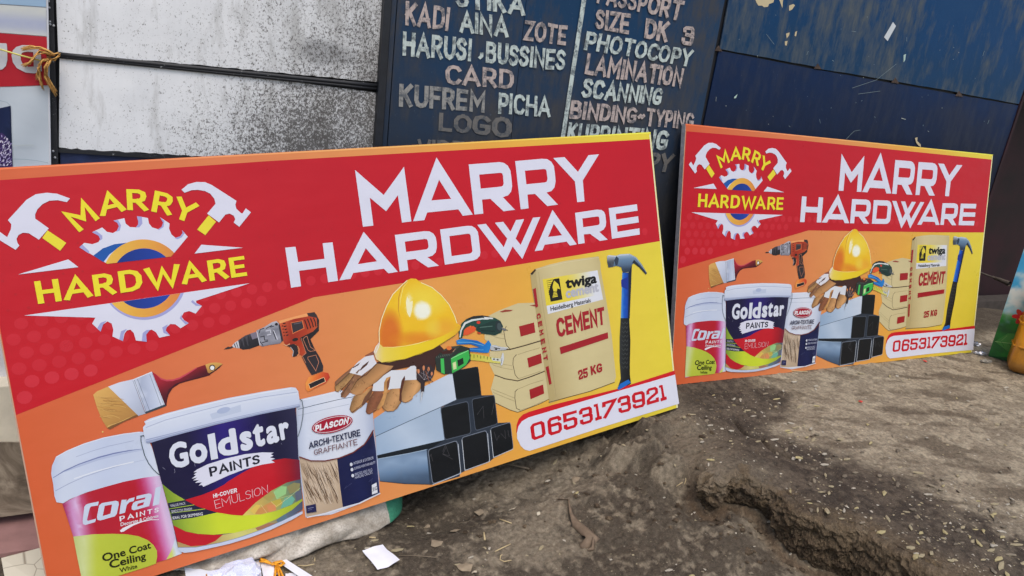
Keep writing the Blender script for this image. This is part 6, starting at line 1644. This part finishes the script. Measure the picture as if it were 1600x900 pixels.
# crumpled ball
CRB, crn, crb = newmat('crumpled_paper', .7, spec=.2)
cf = noise(crn, mapping(crn), 22, 5, .7, 1.0)
crn.links.new(ramp(crn, cf, [(.4, lin((226, 230, 244))), (.56, lin((206, 212, 240))), (.66, lin((128, 140, 214)))]), crb.inputs['Base Color'])
bm = bmesh.new(); bmesh.ops.create_icosphere(bm, subdivisions=3, radius=1)
rr = random.Random(6)
for v in bm.verts:
    d = v.co.normalized()
    k = 1 + .28 * (abs(float(pnoise(np.array(d.x * 2.3 + 4), np.array(d.y * 2.3 + d.z * 1.7)))) * 2.4 - .5) + .14 * abs(float(pnoise(np.array(d.x * 6 + d.z * 5), np.array(d.y * 6)))) + rr.uniform(-.16, .14)
    v.co = d * k
me = bpy.data.meshes.new('crumpled_paper'); bm.to_mesh(me); bm.free()
cb_ = link('crumpled_paper', me, CRB, label='crumpled ball of white paper with blue ink on the paper sheet', cat='paper')
p = gpt(366, 902, .03); cb_.location = p; cb_.scale = (.082, .06, .034); cb_.rotation_euler = (0, 0, .5)
# orange string bow
st = empty('plastic_string', gpt(432, 886, .01), label='bright orange plastic string tied in a knot among the papers', cat='string')
OS = plain('orange_string', (232, 158, 40), .45, .25, 90, .2)
def gtube(name, pxs, rad, mat, parent, lifts, seg=6):
    pts = [gpt(x, y, l) for (x, y), l in zip(pxs, lifts)]
    o = link(name, tube(name, pts, rad, seg), mat)
    return under_(parent, o) if parent else o
ZS = Z(280, 820, 7.27)
for s in ([(905, 350), (930, 390), (1000, 425), (1060, 440), (1110, 440)], [(905, 370), (980, 400), (1060, 450)], [(1060, 435), (1120, 420), (1160, 410), (1190, 430), (1150, 460), (1090, 445)], [(1095, 445), (1090, 520), (1080, 600), (1085, 700)], [(1110, 445), (1120, 520), (1140, 600), (1150, 700)], [(1105, 440), (1150, 520), (1180, 600), (1200, 690)],
          [(910, 410), (960, 410), (1040, 430)], [(470, 560), (500, 545), (515, 580), (490, 620)], [(310, 570), (350, 570), (345, 600)]):
    for k in range(2): gtube('strand', ZS([(x + 6 * k, y + 8 * k) for x, y in s]), .0032, OS, st, [.012 + .008 * k + .004 * (i % 2) for i in range(len(s))])

# ------------------------------------------------------------------ sticks, straws, leaves, chips
STW = plain('dry_straw', (186, 168, 130), .8, .15, 40); STD = plain('dead_leaf', (112, 96, 80), .85, .25, 40, .5); DKW = plain('weathered_stick', (120, 108, 92), .85, .2, 50, .4)
def litter(name, pxs, rad, mat, label, cat, lift=.004):
    pts = [gpt(x, y, lift) for x, y in pxs]
    return tag(link(name, tube(name, pts, rad, 6), mat), label, cat)
ZM, ZN = Z(600, 640, 3.4625), Z(900, 600, 3)
litter('stick', ZM([(640, 290), (710, 302), (785, 320)]), .0045, DKW, 'grey stick in the shade just under the lower edge of the nearer board', 'stick', .012)
litter('straw', ZM([(600, 768), (640, 748), (685, 727)]), .002, STW, 'pale straight straw lying on bare soil left of the twisted leaf', 'straw')
litter('straw', ZM([(690, 815), (650, 822), (628, 812), (630, 790), (640, 785)]), .0018, STW, 'pale straw bent into a hook on bare soil', 'straw')
litter('straw', ZM([(540, 665), (546, 705)]), .0035, STW, 'short thick pale straw stub standing out on dark soil', 'straw')
litter('straw', ZM([(625, 592), (660, 604), (690, 615)]), .0022, STW, 'short straw sliver above the hooked straw', 'straw')
litter('straw', ZM([(80, 788), (180, 790), (290, 800)]), .0012, DKW, 'thin dark straw beside the white paper note', 'straw')
litter('twig', Z(460, 680, 4.09)([(20, 832), (70, 835), (128, 824)]), .002, STW, 'forked pale twig in front of the sack', 'twig')
litter('twig', Z(460, 680, 4.09)([(130, 782), (130, 806)]), .002, STW, 'tiny upright pale twig close to the sack', 'twig')
litter('twig', Z(460, 680, 4.09)([(478, 652), (520, 655)]), .0022, STW, 'pale twig beside the green end of the sack', 'twig')
litter('straw', [(1262, 581), (1240, 579.5), (1212, 578)], .0022, STW, 'long straw along the lower edge of the farther board', 'straw', .006)
litter('straw', ZN([(510, 420), (515, 450), (508, 470)]), .0016, STW, 'small pale straw at the foot of the eroded bank', 'straw')
litter('straw', ZN([(470, 480), (500, 460)]), .0016, STW, 'slanted straw sliver by the yellow pebble under the bank', 'straw')
# twisted dead leaf
def ribbon(name, pxs, wid, mat, label, cat, lifts, tw=1.0):
    pts = [gpt(x, y, l) for (x, y), l in zip(pxs, lifts)]
    vs, fs = [], []
    n = len(pts)
    for i, p_ in enumerate(pts):
        t = (pts[min(i + 1, n - 1)] - pts[max(i - 1, 0)]).normalized()
        s = t.cross(Vector((0, 0, 1))).normalized()
        an = tw * math.sin(i * 1.3)
        s2 = s * math.cos(an) + Vector((0, 0, 1)) * math.sin(an) * .75
        w_ = wid[i]
        for q in (-1, -.3, .35, 1): vs.append(p_ + s2 * w_ * q + Vector((0, 0, .004 * (1 - q * q))))
    for i in range(n - 1):
        for q in range(3):
            a0 = i * 4 + q; fs.append([a0, a0 + 1, a0 + 5, a0 + 4])
    me = mesh(name, vs, fs, True)
    o = link(name, me, mat); tag(o, label, cat)
    sm = o.modifiers.new('thick', 'SOLIDIFY'); sm.thickness = .0012
    return o
ribbon('dead_leaf', ZM([(940, 486), (1000, 490), (1012, 560), (1040, 620), (1085, 660), (1125, 690), (1100, 730), (1060, 735)]), [.003, .006, .010, .018, .020, .030, .028, .010], STD, 'long twisted dry brown leaf on bare soil below the phone number', 'leaf', [.004, .005, .007, .01, .012, .016, .010, .004])
ribbon('dead_leaf', ZM([(1128, 655), (1135, 700), (1130, 750), (1100, 765)]), [.003, .009, .008, .002], STD, 'small curled dry leaf touching the end of the long one', 'leaf', [.01, .014, .008, .004])
def flake(pxc, sz, mat, label, cat, name='leaf_flake', seed=1, lift=.006, sides=6):
    r = random.Random(seed); c = gpt(*pxc, lift)
    vs = [c + Vector((0, 0, .004))]; 
    for i in range(sides):
        an = 6.283 * i / sides + r.uniform(-.3, .3)
        x = c.x + sz * r.uniform(.6, 1.2) * math.cos(an); y = c.y + sz * r.uniform(.5, 1) * math.sin(an)
        vs.append(Vector((x, y, gh(x, y) + .003 + r.uniform(0, .006))))
    fs = [[0, 1 + i, 1 + (i + 1) % sides] for i in range(sides)]
    o = link(name, mesh(name, vs, fs), mat); tag(o, label, cat)
    sm = o.modifiers.new('thick', 'SOLIDIFY'); sm.thickness = .0012
    return o
FL = plain('dry_flake', (138, 124, 104), .85, .2, 50, .4); FL2 = plain('red_chip', (196, 64, 52), .5, .1); FLP = plain('pale_chip', (186, 176, 156), .8, .12)
for i, (x, y, s, mt, lb) in enumerate([(898, 748, .022, FL, 'dry crumpled leaf scrap under the phone number plate, beside the bank'), (711, 828, .022, FL, 'flat dry leaf scrap right of the white paper note'), (682, 848, .026, FL, 'tan leaf scrap nearest the white paper note'), (748, 800, .026, FL, 'dark leaf scrap between sack and hooked straw'),
                                       (726, 886, .03, FL, 'long brown leaf scrap at the bottom edge of the picture'), (841, 803, .008, FLP, 'round pale chip left of the twisted leaf'), (668, 822, .014, FL, 'small curled leaf scrap above the flat dry one'), (800, 796, .012, FLP, 'pale folded chip in the middle of the bare soil'),
                                       (741, 893, .011, FLP, 'cream chip beside the long brown leaf scrap')]):
    flake((x, y), s, mt, lb, 'leaf' if mt is FL else 'chip', 'leaf_scrap' if mt is FL else 'pale_chip', i + 1)
flake((1345, 627), .014, FL2, 'small red plastic scrap out on the trodden soil', 'scrap', 'red_scrap', 31)
flake((1446, 564), .018, FL2, 'red plastic scrap just under the farther board', 'scrap', 'red_scrap', 32)

# yellow pebble and foil by the far corner
SLV, sln, slb = newmat('crumpled_foil', .25, (.7, .7, .72), .6)
slb.inputs['Metallic'].default_value = .8
def crumple(name, pxc, sc, mat, label, cat, seed):
    bm = bmesh.new(); bmesh.ops.create_icosphere(bm, subdivisions=3, radius=1); r = random.Random(seed)
    for v in bm.verts: v.co *= 1 + r.uniform(-.3, .3)
    me = bpy.data.meshes.new(name); bm.to_mesh(me); bm.free()
    o = link(name, me, mat, None, label=label, cat=cat); o.location = gpt(*pxc, sc[2] * .7); o.scale = sc; return o
crumple('foil_wrapper', (1522, 537), (.035, .03, .016), SLV, 'crumpled silver foil wrapper against the corner of the farther board', 'wrapper', 3)
crumple('foil_wrapper', (1532, 552), (.04, .03, .012), SLV, 'flatter silver foil wrapper in the dark in front of the first', 'wrapper', 4)
crumple('plastic_scrap', (1541, 564), (.045, .02, .008), plain('clear_plastic_scrap', (150, 146, 138), .3, .1), 'dull torn plastic scrap below the painted panel', 'scrap', 5)

# ------------------------------------------------------------------ painted panel, stub of pipe and jerrycan at right
b0 = gpt(1544, 556, .004)
b1 = gpt(1590, 570, .004); b1 = b0 + (b1 - b0).normalized() * .9; 
xd = (b1 - b0); xd.z = 0; xd.normalize()
# the panel leans back: find how far its left edge leans so that it passes the point seen at the frame's edge
r = ray(1600, 386)
best = None
for lean in np.linspace(-.1, .6, 141):
    for hgt in np.linspace(.2, .9, 141):
        q = Vector((b0.x + lean * .55, b0.y + lean * .5, b0.z + hgt))
        w = B.T @ (np.array(q) - np.array([0, 0, CAMH]))
        X, Yp = F * w[0] / -w[2] + 800, 450 - F * w[1] / -w[2]
        e_ = (X - 1600) ** 2 + (Yp - 386) ** 2
        if best is None or e_ < best[0]: best = (e_, lean, hgt, q)
ud = (best[3] - b0)
UL = ud.length; ud.normalize(); ud = (ud - xd * ud.dot(xd)).normalized()
nrm = xd.cross(ud).normalized()
if nrm.dot(Vector((0, 0, CAMH)) - b0) < 0: nrm = -nrm
mural = empty('painted_panel', b0, label='painted panel with blue sky, red flowers and green leaves leaning at far right', cat='panel')
PH = UL * 1.15
c4 = [b0, b0 + xd * .9, b0 + xd * .9 + ud * PH, b0 + ud * PH]
under_(mural, link('panel_sheet', slab('panel_sheet', c4, .012, nrm), plain('panel_back', (120, 150, 165), .5)))
def mart(fn, name, off):
    a_ = Art(lambda s, t: (s, t), 0, gain=(.85, .85, .85), dz=.0001, cell=.02); fn(a_)
    o = a_.build(name, None, VINYL)
    zz = xd.cross(ud)
    flip = zz.dot(nrm) < 0
    m = Matrix([[xd.x, ud.x, zz.x, b0.x], [xd.y, ud.y, zz.y, b0.y], [xd.z, ud.z, zz.z, b0.z], [0, 0, 0, 1]])
    o.parent = mural; o.matrix_parent_inverse = Matrix.Translation(-mural.location)
    o.matrix_basis = m @ Matrix.Translation((0, 0, off * (-1 if flip else 1)))
    return o
def skyf(a_):
    def c(x, y):
        n = float(fbm(np.array(x * 7.), np.array(y * 9.), 4)); t = y / PH
        base = (70, 168, 222) if t > .55 else (140, 196, 216)
        k = max(0, min(1, (n + .05) * 3.2)) * (1 if t < .8 else .5)
        g = max(0, min(1, (.36 - t + n * .12) * 12))
        b_ = [base[i] * (1 - k) + (216, 226, 228)[i] * k for i in range(3)]
        gr = (46, 92 + 70 * max(0, n + .2), 54)
        return tuple(b_[i] * (1 - g) + gr[i] * g for i in range(3))
    a_.poly([(0, 0), (.9, 0), (.9, PH), (0, PH)], c)
mart(skyf, 'painted_sky', .0003)
def leaff(a_):
    a_.poly([(.01, .10), (.06, .17), (.14, .19), (.24, .15), (.3, .09), (.2, .06), (.09, .06)], (70, 138, 66)); a_.strip([(.01, .10), (.1, .115), (.2, .11), (.3, .09)], .003, (150, 190, 120))
    for k in range(6): a_.strip([(.04 + .04 * k, .115), (.06 + .04 * k, .155)], .002, (120, 170, 96)); a_.strip([(.04 + .04 * k, .112), (.065 + .04 * k, .08)], .002, (40, 96, 48))
    a_.poly([(0, .0), (.12, .03), (.3, .02), (.3, 0)], (34, 84, 46))
mart(leaff, 'painted_leaf', .0010)
def flf(a_, i):
    for cx_, cy_, s, c in ((.10, .29, .045, (196, 40, 44)), (.16, .37, .03, (206, 70, 44)), (.17, .24, .04, (190, 44, 50)))[i:i + 1]:
        for k in range(6):
            an = k * 60 + 12; a_.poly(ell(cx_ + s * .6 * math.cos(math.radians(an)), cy_ + s * .6 * math.sin(math.radians(an)), s * .55, s * .3, an, 10), (c[0] + 12 * (k % 2), c[1] + 10 * (k % 3), c[2]))
        a_.poly(ell(cx_, cy_, s * .25, s * .25, 0, 8), (226, 190, 70))
for i in range(3): mart(lambda a_, i=i: flf(a_, i), 'painted_flower', .0022)

stp = gpt(1570, 470, .25)
pipe = empty('pipe_stub', wallp(1566, 440, 2.62), label='short bent grey pipe stub sticking out in front of the dark recess', cat='pipe')
PM = plain('grey_pipe', (84, 76, 68), .8, .25, 30)
pp = [wallp(1556, 435, 2.66), wallp(1562, 437, 2.63), wallp(1569, 440, 2.60), wallp(1577, 443.5, 2.56)]
under_(pipe, link('pipe_body', tube('pipe_body', pp, [.012, .014, .016, .018], 12, False), PM))
under_(pipe, link('pipe_mouth', tube('pipe_mouth', [pp[3] - (pp[3] - pp[2]) * .3, pp[3] - (pp[3] - pp[2]) * .15], .0155, 12), plain('pipe_dark', (24, 20, 20))))
under_(pipe, link('pipe_tail', tube('pipe_tail', [wallp(1551, 432, 2.70), pp[0]], [.006, .012], 10), PM))
under_(pipe, link('pipe_bracket', tube('pipe_bracket', [pp[0], Vector((pp[0].x - .02, 3.13, pp[0].z + .05))], .006, 8), PM))

JM, jnt, jb = newmat('jerrycan_plastic', .35, spec=.5)
jtc = nd(jnt, 'ShaderNodeTexCoord'); jsp = nd(jnt, 'ShaderNodeSeparateXYZ'); jnt.links.new(jtc.outputs['Object'], jsp.inputs[0])
jn = noise(jnt, jtc.outputs['Object'], 14, 5, .7); jn2 = noise(jnt, mapping(jnt, (30, 30, 4)), 2, 4, .7)
dirt = mathn(jnt, 'ADD', mathn(jnt, 'MULTIPLY', jsp.outputs['Z'], -4.0), mathn(jnt, 'ADD', jn, mathn(jnt, 'MULTIPLY', jn2, .6)))
jnt.links.new(mixc(jnt, ramp(jnt, dirt, [(.25, 0.0), (.75, .8)]), lin((214, 146, 30)), lin((112, 78, 40))), jb.inputs['Base Color'])
jb.inputs['Subsurface Weight'].default_value = .15
jb.inputs['Subsurface Radius'].default_value = (.05, .03, .01)
bump(jnt, jb, jn, .15, .01)
jp = gpt(1573, 590, 0)
jc = empty('jerrycan', jp + Vector((.31, .03, .0)), label='dirty yellow plastic jerrycan standing at the right edge of the picture', cat='jerrycan')
jc.rotation_euler = (0, math.radians(4), math.radians(28)); jc.scale = (1.3, 1.3, 1.55)
def jbody():
    bm = bmesh.new(); bmesh.ops.create_cube(bm, size=1)
    for v in bm.verts: v.co = Vector((v.co.x * .28, v.co.y * .19, (v.co.z + .5) * .36))
    bmesh.ops.bevel(bm, geom=bm.edges[:], offset=.03, segments=4, affect='EDGES', profile=.5)
    for v in bm.verts:
        if v.co.z > .27: v.co.x *= 1 - (v.co.z - .27) * 1.3; v.co.y *= 1 - (v.co.z - .27) * 1.0
    me = bpy.data.meshes.new('can_body'); bm.to_mesh(me); bm.free()
    me.polygons.foreach_set('use_smooth', [True] * len(me.polygons)); return me
def jp_(name, me, mat=JM):
    o = link(name, me, mat, jc); return o
jp_('can_body', jbody())
for zz in (.10, .19, .28):
    ring = [(sx * .141, sy * .096, zz) for sx, sy in ((-1, -.7), (-1, .7), (-.8, 1), (.8, 1), (1, .7), (1, -.7), (.8, -1), (-.8, -1), (-1, -.7))]
    jp_('can_rib', tube('can_rib', [Vector(q) for q in ring], .005, 6))
jp_('can_seam', tube('can_seam', [Vector((-.142, -.02, .02)), Vector((-.144, -.02, .2)), Vector((-.135, -.02, .3)), Vector((-.1, -.02, .365))], .005, 6))
jp_('can_handle', tube('can_handle', [Vector((-.08, 0, .345)), Vector((-.06, 0, .40)), Vector((.0, 0, .415)), Vector((.05, 0, .40)), Vector((.06, 0, .345))], .013, 10))
jp_('can_spout', tube('can_spout', [Vector((.095, 0, .33)), Vector((.1, 0, .375))], .024, 14))
jp_('can_cap', tube('can_cap', [Vector((.1, 0, .372)), Vector((.102, 0, .40))], .029, 14), plain('cap_plastic', (190, 40, 40), .4))
